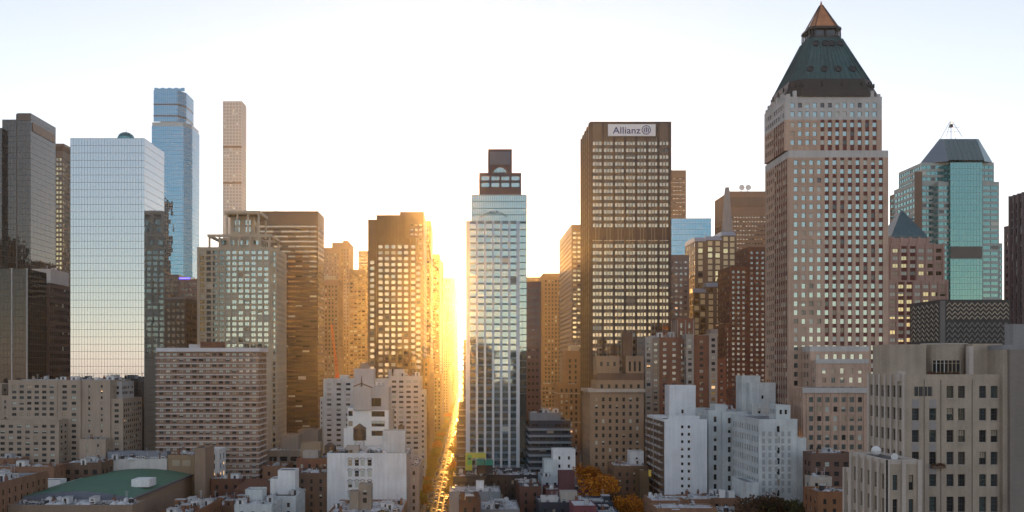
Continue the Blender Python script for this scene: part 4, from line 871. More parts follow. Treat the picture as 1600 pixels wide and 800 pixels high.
b = bld('balcony_slab', 'long red brick apartment slab with white roof edge and stacked white balcony bands', 330, 430, glass='clear', mix=(24,40,10,26,1), style='two', seed=61)
x0,x1,z1 = b.mass(245, 404, 545, 430, 17, S_(wall=stone('dusty_red_brick',(0.28,0.19,0.15),.14), fh=2.68, pitch=3.05, ww=2.0, wh=1.3, sill=1.0, top=1.0, cor=.6, depth=.25, band=(.5,.55,WSTRIP,1), balc=1, par=.7, sidepitch=3.2))
b.box('roof_edge', 243.5, 405.5, 543.5, 549.5, 429.2, 18.5, stone('bright_roof_edge',(0.62,0.62,0.66),.08)); b.part('roof_edge')
b.mass(313, 347, 534, 437, 6, S_(wall=DREDB,fh=99), pb=546); b.mass(295, 325, 538, 440, 5, S_(wall=WSTN,fh=99), pb=546)
b.finish()
# roofs in the foreground, left
b = bld('arena_building', 'big low hall with broad green arched roof at lower left', 115, 337, seed=62)
x0, x1 = X_(22,337), X_(208,337); ze = Z_(778,337); y1 = 410; q = b.part('green_roof'); GRN = stone('green_roof_membrane', (0.075,0.19,0.135), .22, .7, .03, .4)
n = 14; ring = lambda y, z0: [(x0+(x1-x0)*i/n, y, ze+2.6*math.sin(math.pi*i/n)) for i in range(n+1)]
ra_, rb_ = ring(337,0), ring(y1,0)
for i in range(n): q.face([ra_[i],ra_[i+1],rb_[i+1],rb_[i]], GRN)
for k in range(9): yy = 337+k*9.3; q.bar((x0+3,yy,ze+.62),((x0+x1)/2,yy,ze+2.62),.09,GRN,4)
gb = b.part('gable'); gb.face([(x0,337,ze)]+[(x1,337,ze)]+[(p[0],p[1],p[2]) for p in ra_[::-1][1:-1]], stone('slate_blue_gable',(0.17,0.20,0.25),.12)); gb.box(x0, x1, 337, 338, ze-1.2, ze, stone('slate_blue_gable',(0,0,0)))
wl = b.part('wall'); TN = stone('hall_tan_brick', (0.29,0.215,0.165), .12); wl.box(x0+.1, x1-.1, 338, y1-.1, 0, ze-.05, TN)
ev = b.part('eave'); ev.box(x1-.3, x1+.5, 336.6, y1, ze-.7, ze+.05, stone('eave_metal',(0.15,0.14,0.16),.1)); ev.box(x0-.4, x0+.2, 336.6, y1, ze-.7, ze+.05, WSTN)
k_ = b.part('skylight_box'); k_.box(X_(208,360), X_(236,360), 358, 366, ze+1.2, ze+4.2, WHT)
A = b.mass(12, 207, 789, 325, 11.8, S_(wall=TN, fh=99, roof=ROOFG, par=.5)); b.clutter(A[0],A[1],326,336,A[2],26,.9); b.finish()
simple('white_banded_hall', 'long low white roofed building with blue grey band behind the green arched roof', [(168,260.5,706,413,6.5,S_(wall=stone('blue_grey_band',(0.22,0.25,0.30),.1),fh=99,par=2.2)),(168,260.5,717,411,1.8,S_(wall=WHT2,fh=99,par=.3))], cl=9)
b = bld('tan_brick_building', 'tan brick block with tall narrow stair tower right of the green arched roof', 290, 410, seed=63)
b.mass(262, 304, 711, 412, 16, S_(wall=GOLDST, fh=99, par=.5)); b.mass(304.3, 321, 700, 398, 13.8, S_(wall=TN, fh=99)); b.box('louvre', 269, 281, 719, 728, 411.7, .29, DRAPE); b.box('louvre', 285, 298, 719, 728, 411.7, .29, DRAPE)
b.clutter(X_(265,412),X_(300,412),412,427,Z_(712,412),10); b.finish()
b = bld('white_framed_annex', 'small building with white frame and three lit windows beside the stair tower', 332, 412, glass='dark', mix=(0,0,0,40,60), style='none', seed=64)
b.mass(322, 342, 702, 412, 12, S_(wall=WHT, fh=4.2, pitch=5, ww=2.2, wh=2.6, sill=.9, top=.8)); b.finish()
b = bld('row_house', 'orange brown brick building receding along the left edge beyond the green roof', 20, 330, glass='dark', mix=(50,5,5,40,0), style='sash', seed=65)
x0,x1,z1 = b.mass(-70, -12, 757, 315, 42, S_(wall=ORB, fh=3.4, pitch=4.2, ww=1.2, wh=2.0, top=1.5, roof=ROOFG)); b.clutter(x0,x1,320,352,z1,10)
x0,x1,z1 = b.mass(-60, 84, 729, 385, 11.5, S_(wall=ORB, fh=3.4, pitch=4, ww=1.2, wh=2, top=1.5, roof=ROOFD)); b.clutter(x0,x1,385,396,z1,8); b.finish()
simple('brick_loft_building', 'dark brown brick loft with cluttered silver roof behind the green roof, left side', [(96,158,723,397,13.8,S_(wall=BRNB,fh=3.6,pitch=4,ww=2.0,wh=2.1,top=1.6,roof=ROOFW))], 'dark', cl=16)
simple('brick_bulkhead_house', 'small orange brick house with dark flat roof at the far left edge', [(-20,32,716,402,7.5,S_(wall=ORB,fh=3.4,pitch=4,ww=1.2,wh=2,top=1.5,roof=ROOFD))], 'dark', cl=5)
simple('white_shed', 'small white box shed between the orange brick building and the green roof', [(54,94,750,377.5,6,S_(wall=WHT,fh=99,par=.3))])
def lowb(lab, a, c, pt, Y, D, wm, roofm=ROOFG, cl=8, name='row_house', **k):
    sp = dict(wall=wm, fh=3.4, pitch=3.6, ww=1.2, wh=1.9, top=1.4, roof=roofm, par=.8); sp.update(k)
    b = bld(name, lab, (a+c)/2, Y, glass='dark', mix=(50,8,8,33,1), style='sash'); b.bulk = wm
    x0,x1,z1 = b.mass(a, c, pt, Y, D, sp); b.clutter(x0,x1,Y,Y+D,z1,cl); return b
lowb('long brick warehouse with grey cluttered roof right of the green roof', 244, 300, 803, 330, 41, stone('rust_brick',(0.27,0.13,0.07),.2), ROOFG, 34).finish()
lowb('dark roofed brick building filling the bottom between the warehouse and the grey houses', 318, 370, 790, 372, 31, ORB, ROOFG, 18).finish()
lowb('brick warehouse behind with rust red hipped bulkhead below the balcony slab', 329, 378, 748, 404, 7.8, DREDB, ROOFG, 9).finish()
b = lowb('grey blue shed roofed house between the warehouse and the white stepped house', 366, 424, 788, 352, 19, GRYW, ROOFW, 12); b.mass(383, 410, 765, 362, 8, S_(wall=GRYW,fh=99), pb=790); b.finish()
b = lowb('white stepped penthouse house with pointed wall top left of the brown brick house', 422, 462, 775, 372, 22, GRYW, ROOFD, 4); b.mass(434, 461, 735, 382, 9, S_(wall=WHT,fh=99,par=.4), pb=776); b.mass(422, 434, 748, 383, 8, S_(wall=WHT,fh=99,par=.4), pb=776); b.finish()
lowb('brown brick house with pale cornice line left of the big white building', 462, 511, 739, 400, 20, BRNB, ROOFD, 6).finish()
b = lowb('red brick house with tan penthouse boxes behind the brown brick house', 463, 516, 716, 424, 24, REDB, ROOFD, 6); b.mass(470, 501, 692, 432, 8, S_(wall=GOLDST,fh=99), pb=717); b.mass(473, 497, 704, 428, 4, S_(wall=LST,fh=99), pb=717); b.finish()
b = lowb('tan concrete garage with dark square openings below the dark bronze slab', 416, 470, 704, 460, 30, TAN, ROOFG, 8, 'parking_garage', fh=4.2, pitch=5, ww=3.8, wh=2.4); b.mass(440, 466, 680, 470, 14, S_(wall=AP,fh=99), pb=706); b.mass(466, 497, 672, 480, 14, S_(wall=TAN,fh=99), pb=706); b.finish()
b = lowb('small orange brown house behind the red hipped roof', 410, 446, 728, 430, 18, ORB, ROOFD, 5); b.finish()
# hipped bulkhead roof
m = MB(); hx, hy, hz_ = X_(398,395), 398, Z_(765,395); m.loft([[(hx-9,hy-5,hz_-8),(hx+9,hy-5,hz_-8),(hx+9,hy+5,hz_-8),(hx-9,hy+5,hz_-8)],[(hx-9,hy-5,hz_),(hx+9,hy-5,hz_),(hx+9,hy+5,hz_),(hx-9,hy+5,hz_)],[(hx-4,hy-.2,hz_+4.5),(hx+4,hy-.2,hz_+4.5),(hx+4,hy+.2,hz_+4.5),(hx-4,hy+.2,hz_+4.5)]], DREDB)
thing1('hip_roofed_house', 'dark red hip roofed brick house in front of the balcony slab', 'house', m, (hx,hy,0))

# white group
b = bld('white_warehouse', 'big white painted building with four columns of arched windows left of the avenue', 570, 400, glass='clear', mix=(22,52,10,16,0), style='sash', seed=70, frame=FRAMEW)
x0, x1 = X_(511,400), X_(635,400); z1 = Z_(708,400); b.bulk = TAN
cl_ = [(X_(p,400)-x0-.95, X_(p,400)-x0+.95) for p in (547,557.5,566.5,577.5)]
b.wall((x0,400),(x1,400),0,z1,WHT,cl_,[(Z_(c,400),Z_(a,400)) for a,c in ((769,778),(752,762),(735,745),(718,728))],.3)
for c0,c1 in cl_:
    for z in (717.5,734.5,751.5,768.5):
        q = b.part('window_arch|%s_%s' % (c0,z)); cxx = x0+(c0+c1)/2
        for i in range(6): q.bar((cxx+1.1*math.cos(i*math.pi/6),399.9,Z_(z,400)-.1+.7*math.sin(i*math.pi/6)),(cxx+1.1*math.cos((i+1)*math.pi/6),399.9,Z_(z,400)-.1+.7*math.sin((i+1)*math.pi/6)),.13,BRNB,4)
b.wall((x1,400),(x1,426),0,z1,stone('pale_violet_brick',(0.42,0.38,0.38),.15),[(2+i*3.4,3.3+i*3.4) for i in range(7)],[(z1-4-k*4,z1-2-k*4) for k in range(5)][::-1],.3,pri=1); b.wall((x1,426),(x0,426),0,z1,WHT); b.wall((x0,426),(x0,400),0,z1,WHT)
b.roof(x0,x1,400,426,z1-.8,ROOFD,WHT,.8); b.clutter(x0+2,x1-2,403,424,z1-.8,14)
b.mass(541, 560, 697, 408, 6, S_(wall=LST,fh=4,pitch=2.4,ww=1,wh=1.9,top=.8), pb=712); b.mass(598, 633, 673, 410, 9, S_(wall=GRYW,fh=99,par=.3), pb=712); b.mass(566, 600, 698, 414, 6, S_(wall=WHT,fh=99), pb=712)
cp = b.part('corner_cornice'); cp.box(x1-.2, x1+.9, 399.4, 426, z1-.6, z1-.1, LST); b.finish()
b = bld('white_tower_house', 'bright white narrow stepped tower with ribbon windows behind the wooden water tower', 575, 455, glass='dark', mix=(40,14,10,34,0), style='three', seed=71)
wb = stone('bright_white_brick', (0.84,0.84,0.82), .07, .6); GW = stone('soft_grey_render', (0.48,0.47,0.465), .08)
b.mass(552, 600, 637, 455, 16, S_(wall=wb,fh=3.9,pitch=15.6,ww=6.2,wh=2.1,sill=1,top=.4,cor=0,par=0,blank=lambda i,n,p: False), roof=False) if False else None
def wfront(pa, pb_, pt, pbm, mat, wl_):
    Yq = 455; x0, x1 = X_(pa,Yq), X_(pb_,Yq); cs = [(X_(a,Yq)-x0, X_(c,Yq)-x0) for a,c,_ in wl_]; rows = sorted({r for _,_,rr in wl_ for r in rr}, key=lambda r: -r[1])
    b.wall((x0,Yq),(x1,Yq),Z_(pbm,Yq),Z_(pt,Yq),mat,cs,[(Z_(c,Yq),Z_(a,Yq)) for a,c in rows],.3)
    b.wall((x1,Yq),(x1,Yq+16),Z_(pbm,Yq),Z_(pt,Yq),mat); b.wall((x0,Yq+16),(x0,Yq),Z_(pbm,Yq),Z_(pt,Yq),mat); b.part('wall').face([(x0,Yq,Z_(pt,Yq)),(x1,Yq,Z_(pt,Yq)),(x1,Yq+16,Z_(pt,Yq)),(x0,Yq+16,Z_(pt,Yq))], ROOFW)
wfront(552, 607, 641, 760, wb, [(580.5,601,((642.5,651),(657.5,666.5),(673,681)))]); wfront(543, 552, 637, 760, wb, [(544.3,551,((642,650),(658,666)))]) ; wfront(537, 543, 669, 760, wb, [])
wfront(552, 607, 605, 641, GW, [(580.5,595.5,((622,635),))]) 
q = b.part('gabled_screen'); q.loft([[(X_(553,453),453.6,Z_(641,454)),(X_(580,453),453.6,Z_(641,454)),(X_(580,453),454.9,Z_(641,454)),(X_(553,453),454.9,Z_(641,454))],[(X_(553,453),453.6,Z_(604,454)),(X_(580,453),453.6,Z_(606,454)),(X_(580,453),454.9,Z_(606,454)),(X_(553,453),454.9,Z_(604,454))]], GW)
q.bar((X_(552,454),454,Z_(604,454)),(X_(565,454),454,Z_(599,454)),.35,BRNB); q.bar((X_(565,454),454,Z_(599,454)),(X_(582,454),454,Z_(606,454)),.35,BRNB); q.bar((X_(565,454),454,Z_(604,454)),(X_(565,454),454,Z_(587,454)),.55,BRNB,6,.12)
b.mass(553, 584, 576, 463, 9, S_(wall=GW,fh=99,par=.3), pb=605); b.part('round_tank').cyl(X_(570,467),467,Z_(576,467),Z_(567,467),3.1,stone('grey_tank',(0.22,0.2,0.2),.1),1.8,14)
b.box('stair_block', 607, 614, 640, 700, 459, 8, LST); b.clutter(X_(584,460),X_(600,460),458,468,Z_(605,455),4); b.finish()
# water towers
def water_tower(lab, px_, py_base, Y, r, h, leg, group=None):
    x = X_(px_, Y); z = Z_(py_base, Y); root = link(bpy.data.objects.new('water_tower', None)); root.location = (x,Y,z); tag(root, lab, 'water tower', group); off = (x,Y,z)
    for sx in (-1,1):
        for sy in (-1,1):
            m = MB(); m.bar((x+sx*r*.75,Y+sy*r*.75,z),(x+sx*r*.6,Y+sy*r*.6,z+leg),.16,METAL); m.obj('leg', root, off)
    m = MB()
    for s in (-1,1): m.bar((x-r*.72,Y+s*r*.7,z+.3),(x+r*.62,Y+s*r*.6,z+leg),.08,METAL,4); m.bar((x+r*.72,Y+s*r*.7,z+.3),(x-r*.62,Y+s*r*.6,z+leg),.08,METAL,4)
    m.cyl(x,Y,z+leg,z+leg+.25,r*1.05,WOOD); m.obj('platform', root, off)
    m = MB(); z0 = z+leg+.25; m.loft([[(x+rr*math.cos(a*math.pi/10),Y+rr*math.sin(a*math.pi/10),zz) for a in range(20)] for rr,zz in ((r*.8,z0),(r,z0+h*.12),(r*.97,z0+h))], WOOD); 
    for k in range(6): m.cyl(x,Y,z0+h*(.15+k*.14),z0+h*(.15+k*.14)+.1,r*1.02,DKMET,None,20)
    m.obj('tank', root, off); m = MB(); m.cyl(x,Y,z0+h,z0+h+r*.75,r*1.08,WOOD,.1,20); m.obj('conical_roof', root, off)
water_tower('wooden water tower on tall pale legs in front of the bright white narrow tower', 562, 702, 412, 3.0, 5.2, 4.2)
water_tower('squat dark wooden water tower on the left roof corner of the arched window white building', 516, 712, 416, 2.7, 3.6, .6)
water_tower('small dark water tower on the roof edge of the pale violet sided building right end', 627, 676, 421, 1.5, 2.0, .8)
b = bld('apartment_building', 'white grey twin winged apartment building glowing at its right edge beside the avenue', 580, 520, glass='dark', mix=(42,12,12,34,0), style='three', seed=72)
sp = S_(wall=GRYW, fh=2.95, pitch=4.6, ww=2.5, wh=1.35, sill=.8, top=1.0, cor=.6, depth=.2, par=.6)
b.mass(500, 505, 621, 521, 20, dict(sp, pitch=2, ww=1)); b.mass(505.3, 553, 592, 520, 24, sp); b.mass(585, 608, 592, 520, 24, dict(sp,wall=WHT2)); b.mass(608.3, 657, 588, 519, 26, dict(sp, wall=WHT2, pitch=4.2)); b.mass(553, 585, 592, 532, 12, dict(sp))
b.mass(657.3, 664, 610, 520, 24, dict(sp, wall=WHT2, pitch=2.2, ww=1.2)); b.mass(615, 630, 577, 526, 8, S_(wall=WHT2,fh=99), pb=590); b.mass(531, 543, 586, 526, 8, S_(wall=GRYW,fh=99), pb=593); b.box('flue', 607, 611.5, 577, 590, 525, 2.4, WSTN); b.clutter(X_(610,520),X_(655,520),522,540,Z_(589,520),8)
b.finish()
b = bld('avenue_building', 'pale violet low building with courtyard gap beside the avenue trees', 645, 432, glass='dark', mix=(45,10,10,34,0), style='sash', seed=73)
b.mass(638, 655, 728, 432, 40, S_(wall=stone('pale_violet_brick',(0,0,0)), fh=3.4, pitch=3, ww=1.2, wh=1.9, top=1)); b.clutter(X_(638,432),X_(654,432),434,470,Z_(730,432),7); b.finish()
b = lowb('low grey roof with tan stair hut in front of the big white building', 513, 628, 800, 345, 32, ORB, ROOFW, 26); b.mass(546, 560, 768, 352, 6, S_(wall=TAN,fh=99,par=.3), pb=802); b.mass(560.2, 580, 757, 354, 6, S_(wall=TAN,fh=3.2,pitch=4,ww=1.6,wh=2,top=1.5,par=.3), pb=802); b.finish()

# ================================================================ bottom centre, in deep shade
b = lowb('grey flat roofed building with small square windows right of the avenue', 702, 782, 768, 395, 18, stone('cool_grey_render',(0.24,0.27,0.29),.15), ROOFW, 10, pitch=9, ww=1.1, wh=1); b.mass(744, 756, 752, 402, 4, S_(wall=WHT,fh=99,par=.2), pb=770); b.finish()
b = lowb('dark red brick house with two chimney shoulders at the bottom right of the avenue', 717, 751, 782, 352, 16, DREDB, ROOFD, 4); b.mass(719, 726, 771, 353, 4, S_(wall=DREDB,fh=99), pb=784); b.mass(740, 748, 770, 353, 4, S_(wall=DREDB,fh=99), pb=784); b.finish()
lowb('pale roofed house row along the bottom just right of the dark red brick house', 752, 812, 796, 366, 26, GREY, ROOFW, 16).finish()
b = lowb('blue white stepped house left of the orange autumn tree', 846, 914, 745, 425, 20, stone('pale_blue_render',(0.46,0.52,0.57),.1), ROOFG, 7); b.mass(864, 899, 702, 434, 9, S_(wall=WHT,fh=4,pitch=5,ww=1,wh=1.6,top=1), pb=747); b.mass(850, 870, 718, 431, 9, S_(wall=GRYW,fh=99), pb=747); b.finish()
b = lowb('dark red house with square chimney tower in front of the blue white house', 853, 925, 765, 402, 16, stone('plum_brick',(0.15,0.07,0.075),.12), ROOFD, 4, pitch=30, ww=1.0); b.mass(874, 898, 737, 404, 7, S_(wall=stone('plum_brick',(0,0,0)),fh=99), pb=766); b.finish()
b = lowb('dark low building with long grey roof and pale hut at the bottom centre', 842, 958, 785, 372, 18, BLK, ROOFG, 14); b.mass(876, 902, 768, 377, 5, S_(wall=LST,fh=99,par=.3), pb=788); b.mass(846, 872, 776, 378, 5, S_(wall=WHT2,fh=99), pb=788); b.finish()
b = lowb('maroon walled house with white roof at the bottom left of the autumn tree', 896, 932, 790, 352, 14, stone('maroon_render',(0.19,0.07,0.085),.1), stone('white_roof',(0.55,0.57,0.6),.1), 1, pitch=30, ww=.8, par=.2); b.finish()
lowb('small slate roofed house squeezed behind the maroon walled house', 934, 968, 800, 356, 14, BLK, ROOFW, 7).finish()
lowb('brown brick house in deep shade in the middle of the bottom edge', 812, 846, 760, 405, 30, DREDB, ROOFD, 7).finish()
lowb('dark building under construction netting at the foot of the central tower', 708, 760, 744, 432, 20, stone('charcoal_brick',(0.06,0.06,0.062),.2), ROOFD, 6).finish()  # near-black mottled brick
lowb('dark low roof with clutter at the foot of the central tower, right part', 760, 842, 742, 448, 20, stone('charcoal_brick',(0,0,0)), ROOFD, 26).finish()
# construction screen and tarps
YG = stone('yellow_green_panel', (0.50,0.50,0.09), .12, .6); GT = stone('green_tarp', (0.03,0.30,0.22), .2, .6)
root = link(bpy.data.objects.new('construction_screen', None)); rx = X_(744,428); root.location = (rx,428,0); tag(root, 'yellow green inverted L shaped construction screen with green patch above dark roofs', 'screen'); off = (rx,428,0)
m = MB(); m.box(X_(727,428),X_(759,428),428,428.5,Z_(716,428),Z_(707.5,428),YG); m.box(X_(727,428),X_(738,428),428,428.5,Z_(735,428),Z_(716.01,428),YG); m.obj('panel', root, off)
m = MB(); m.box(X_(730,427),X_(737,427),427.7,427.99,Z_(726,428),Z_(711,428),plain('green_patch',(0.12,0.42,0.10),.6)); m.box(X_(731,427),X_(736,427),427.5,427.69,Z_(718,428),Z_(715,428),DKMET); m.obj('patch', root, off)
for p in (728,757):
    m = MB(); m.bar((X_(p,429),429,0),(X_(p,429),429,Z_(709,428)),.2,DKMET); m.obj('post', root, off)
m = MB(); 
for i in range(12):
    xa_ = X_(744+i*2.2,436); zz = Z_(718,436)+R.uniform(-.3,.3); m.face([(xa_,436,Z_(727,436)),(xa_+.75,436+R.uniform(0,.4),Z_(727,436)),(xa_+.75,437.5,zz),(xa_,437,zz+R.uniform(-.2,.2))], GT)
m.box(X_(745,438),X_(770,438),437.6,444,Z_(740,438),Z_(722,438),stone('charcoal_brick',(0,0,0))); thing1('tarp_covered_shed', 'dark shed hung with a bright green tarp right of the yellow green screen', 'shed', m, (X_(757,440),440,0))

# ================================================================ bottom right
b = bld('white_apartment_tower', 'bright white tower with blank front, two window columns and balconies on its left side', 1070, 400, glass='dark', mix=(45,5,5,45,0), style='none', seed=80)
bw = stone('bright_blue_white_paint', (0.76,0.80,0.85), .13, .6)
x0, x1 = X_(1038,400), X_(1105,400); z1 = Z_(655,400); cs = [(X_(1044,400)-x0-.3,X_(1044,400)-x0+.3),(X_(1066,400)-x0-.55,X_(1066,400)-x0+.55),(X_(1076.5,400)-x0-.55,X_(1076.5,400)-x0+.55)]
b.wall((x0,400),(x1,400),0,z1,bw,cs[1:],[(z1-2.8-k*3.3-1.3,z1-2.8-k*3.3) for k in range(10)][::-1],.3); b.wall((x1,400),(x1,424),0,z1,bw); b.wall((x1,424),(x0,424),0,z1,bw)
LV = stone('balcony_brown_wall',(0.22,0.16,0.13),.15)
b.wall((x0,438),(x0,400),0,z1,LV,[(1.5+i*3.6,4.0+i*3.6) for i in range(10)],[(z1-2.6-k*3.3-.2,z1-.8-k*3.3) for k in range(13)][::-1],.5,pri=1)
for k in range(13):
    for i in range(5):
        bl = b.part('balcony|%d_%d' % (k,i))
        yy = 402+i*7.2; zz = z1-3.3-k*3.3; bl.box(x0-1.5,x0-.01,yy,yy+4.6,zz,zz+.2,WSTN); bl.box(x0-1.5,x0-1.42,yy,yy+4.6,zz+.2,zz+1.15,WSTN)
b.roof(x0,x1,400,438,z1-.9,ROOFD,bw,.9); b.mass(1046, 1087, 602, 427, 10, S_(wall=bw,fh=8,pitch=7,ww=1.1,wh=1.8,top=6,par=.3), pb=657); b.mass(1045, 1093, 650, 403, 3, S_(wall=bw,fh=99,par=.3), pb=657); b.clutter(x0,x1,403,412,z1-.9,5); b.finish()
b = bld('pale_stepped_building', 'pale grey painted building with stepped right wing and blank lit wall', 1190, 400, glass='dark', mix=(48,10,8,34,0), style='sash', seed=81)
sp = S_(wall=GRYW, fh=4.35, pitch=3.7, ww=1.3, wh=2.5, sill=1, top=1.3, cor=.8, par=.7)
b.mass(1107, 1128, 641, 405, 26, dict(sp, pitch=9)); b.mass(1128.3, 1168, 643, 404, 26, sp); b.mass(1117, 1135, 632, 410, 8, S_(wall=GRYW,fh=99,par=.3), pb=643)
b.mass(1186, 1246, 655, 366, 37, dict(sp, pitch=40, ww=1.2, sidepitch=3.2, fh=4.35, blank=None)); b.mass(1246.3, 1260, 684, 366.2, 5.6, dict(sp, fh=99)); b.mass(1260.3, 1266, 705, 366.4, 5.4, dict(sp, fh=99)); b.mass(1266.3, 1276, 754, 366.6, 5.2, dict(sp, fh=99)); b.mass(1166, 1185.7, 754, 362, 20, dict(sp, fh=99))
b.mass(1159, 1188, 587, 416, 9, S_(wall=GRYW,fh=99,par=.3), pb=650); b.mass(1171, 1212, 598, 412, 9, S_(wall=GRYW,fh=5,pitch=14,ww=1,wh=1.6,top=3,par=.3), pb=650); b.mass(1175, 1215, 631, 408, 9, S_(wall=GRYW,fh=4,pitch=5,ww=1.1,wh=2.2,top=1,par=.3), pb=655); b.mass(1213, 1235, 633, 371, 9, S_(wall=GRYW,fh=3.2,pitch=2.0,ww=1.0,wh=1.9,top=1.2,par=.3), pb=656)
q = b.part('bricked_window')
for i in range(6):
    for k in range(9):
        xx = X_(1193+i*10,366); 
        if i == 5: continue
        q.box(xx-.6,xx+.6,365.93,365.99,Z_(678+k*11,366)-1,Z_(678+k*11,366)+1,stone('dull_grey_paint',(0.37,0.40,0.42),.1))
b.clutter(X_(1130,404),X_(1165,404),408,428,Z_(645,404),10); b.finish()
simple('brown_stone_block', 'low brown stone block with arched doorway row below the huge pointed tower', [(1268,1332,708,352,9,S_(wall=stone('dark_rose_stone',(0.17,0.105,0.085),.15),fh=3.8,pitch=3.6,ww=1.9,wh=1.8,top=1.5)),(1266,1300,745,346,5.5,S_(wall=LST,fh=4,pitch=2.6,ww=1.2,wh=2.4,top=.8))], 'dark', style='sash', cl=4)
lowb('rust red brick house between the pale stepped building and the buff building', 1278, 1345, 768, 326, 14, stone('rust_brick',(0,0,0)), ROOFG, 5).finish()
b = bld('flat_roofed_row', 'row of low flat roofs with white snow like coating below the bright white tower', 1080, 350, glass='dark', mix=(48,10,8,34,0), style='sash', seed=82); SN = stone('white_roof',(0,0,0)); b.bulk = WHT
for (a, c, pt, Y, D) in ((1018,1068,782,360,16),(1068.3,1110,780,364,14),(1110.3,1158,778,368,14),(1026,1120,794,342,12),(1120.3,1158,800,342,12)):
    x0,x1,z1 = b.mass(a, c, pt, Y, D, S_(wall=ORB,fh=3.4,pitch=3.6,ww=1.2,wh=1.8,top=1.2,roof=SN,par=.6)); b.clutter(x0,x1,Y,Y+D,z1,6)
b.mass(1126,1133,766,370,3,S_(wall=WHT,fh=99,par=.2),pb=780); b.mass(1139,1148,768,370,3,S_(wall=WHT,fh=99,par=.2),pb=780); b.finish()
b = bld('brick_avenue_building', 'brown brick corner building with white roof hut, right of the orange autumn trees', 980, 425, glass='clear', mix=(40,8,8,42,0), style='sash', seed=83); b.bulk = WHT
x0,x1,z1 = b.mass(960, 1012, 728, 418, 20, S_(wall=BRNB,fh=3.4,pitch=3.6,ww=1.3,wh=1.8,top=1.5,roof=ROOFG)); b.clutter(x0,x1,420,437,z1,12); b.mass(984, 1006, 705, 430, 7, S_(wall=WHT,fh=4,pitch=3.2,ww=1,wh=1.4,top=1,par=.3), pb=730)
b.mass(1000, 1014, 735, 405, 12, S_(wall=stone('olive_render',(0.12,0.085,0.05),.1),fh=99)); b.finish()
m = MB(); m.box(X_(1013,399),X_(1017,399),398,399,Z_(742,399)-.6,Z_(732,399)-.6,PAINTY); thing1('yellow_sign', 'small yellow panel on the balcony side of the bright white tower', 'sign', m, (X_(1015,399),398.5,Z_(742,399)))

# crane
root = link(bpy.data.objects.new('construction_crane', None)); rx = X_(527,600); root.location = (rx,600,0); tag(root, 'orange lattice construction crane leaning in front of the ornate pink tower', 'crane'); off = (rx,600,0)
ORC = plain('crane_orange', (0.75,0.14,0.03), .5)
p0, p1 = Vector((X_(527,600),600,Z_(585,600))), Vector((X_(518,600),600,Z_(507,600)))
def lattice(m, p0, p1, w_, n):
    for sx, sy in ((-1,-1),(1,-1),(1,1),(-1,1)): m.bar(p0+Vector((sx*w_,sy*w_,0)), p1+Vector((sx*w_*.5,sy*w_*.5,0)), .14, ORC, 4)
    for i in range(n):
        a = p0.lerp(p1,i/n); c = p0.lerp(p1,(i+1)/n); s = 1 if i%2 else -1; w2 = w_*(1-.5*i/n); m.bar(a+Vector((s*w2,-w2,0)), c+Vector((-s*w2,-w2,0)), .1, ORC, 4); m.bar(a+Vector((s*w2,w2,0)), c+Vector((-s*w2,w2,0)), .1, ORC, 4)
m = MB(); lattice(m, p0, p1, .7, 16); m.obj('boom', root, off); m = MB(); lattice(m, Vector((rx,600,0)), p0, .9, 24); m.obj('mast', root, off); m = MB(); m.box(rx-1.2,rx+1.2,598.6,601.4,p0.z-2.5,p0.z,ORC); m.obj('cab', root, off)

# ================================================================ trees
LEAFS = {k: [plain('leaf_%s_%s' % (k, n), c, .7) for n, c in zip(('light','mid','deep'), cs)] for k, cs in {
 'orange': ((0.80,0.36,0.03),(0.66,0.24,0.02),(0.36,0.12,0.02)), 'gold': ((0.50,0.36,0.05),(0.38,0.26,0.04),(0.22,0.17,0.04)),
 'russet': ((0.17,0.095,0.05),(0.12,0.065,0.04),(0.08,0.055,0.035)), 'olive': ((0.13,0.12,0.03),(0.09,0.09,0.03),(0.06,0.06,0.025))}.items()}
for v in LEAFS.values():     # thin leaves let light through
    for m_ in v:
        t = m_.node_tree; pb_n = t.nodes['Principled BSDF']; tl = t.nodes.new('ShaderNodeBsdfTranslucent'); mx = t.nodes.new('ShaderNodeMixShader'); mx.inputs[0].default_value = .45
        tl.inputs['Color'].default_value = pb_n.inputs['Base Color'].default_value; t.links.new(pb_n.outputs[0], mx.inputs[1]); t.links.new(tl.outputs[0], mx.inputs[2]); t.links.new(mx.outputs[0], t.nodes['Material Output'].inputs['Surface'])
BARK = stone('bark', (0.07,0.055,0.045), .3)
def tree_proto(kind, seed, h=9.0, rad=3.6, n=2200, leaf=.24):
    r = random.Random(seed); tr = MB(); tr.bar((0,0,0),(r.uniform(-.2,.2),0,h*.42),.24,BARK,7,.17); cl = []
    for i in range(9):
        a = i*2.4+r.uniform(-.3,.3); t_ = Vector((math.cos(a)*rad*r.uniform(.35,.75), math.sin(a)*rad*r.uniform(.35,.75), h*r.uniform(.55,.9))); tr.bar((0,0,h*r.uniform(.28,.42)), t_, .11, BARK, 5, .03); cl.append((t_, rad*r.uniform(.28,.46)))
    cl.append((Vector((0,0,h*.9)), rad*.4)); cr = MB(); ms = LEAFS[kind]
    for i in range(n):
        c, q = r.choice(cl); d = Vector((r.gauss(0,1),r.gauss(0,1),r.gauss(0,.8))).normalized()*q*(r.random()**.4)*1.15; p = c+d
        u = Vector((r.uniform(-1,1),r.uniform(-1,1),r.uniform(-1,1))).normalized()*leaf*r.uniform(.6,1.2); v = u.orthogonal().normalized()*leaf*.7
        cr.face([p-u,p+v,p+u,p-v], r.choices(ms,(3,4,3))[0])
    return make_mesh('trunk',tr.V,tr.F,tr.I,tr.M), make_mesh('crown',cr.V,cr.F,cr.I,cr.M)
TP = {k: [tree_proto(k, s) for s in (1,2)] for k in LEAFS}
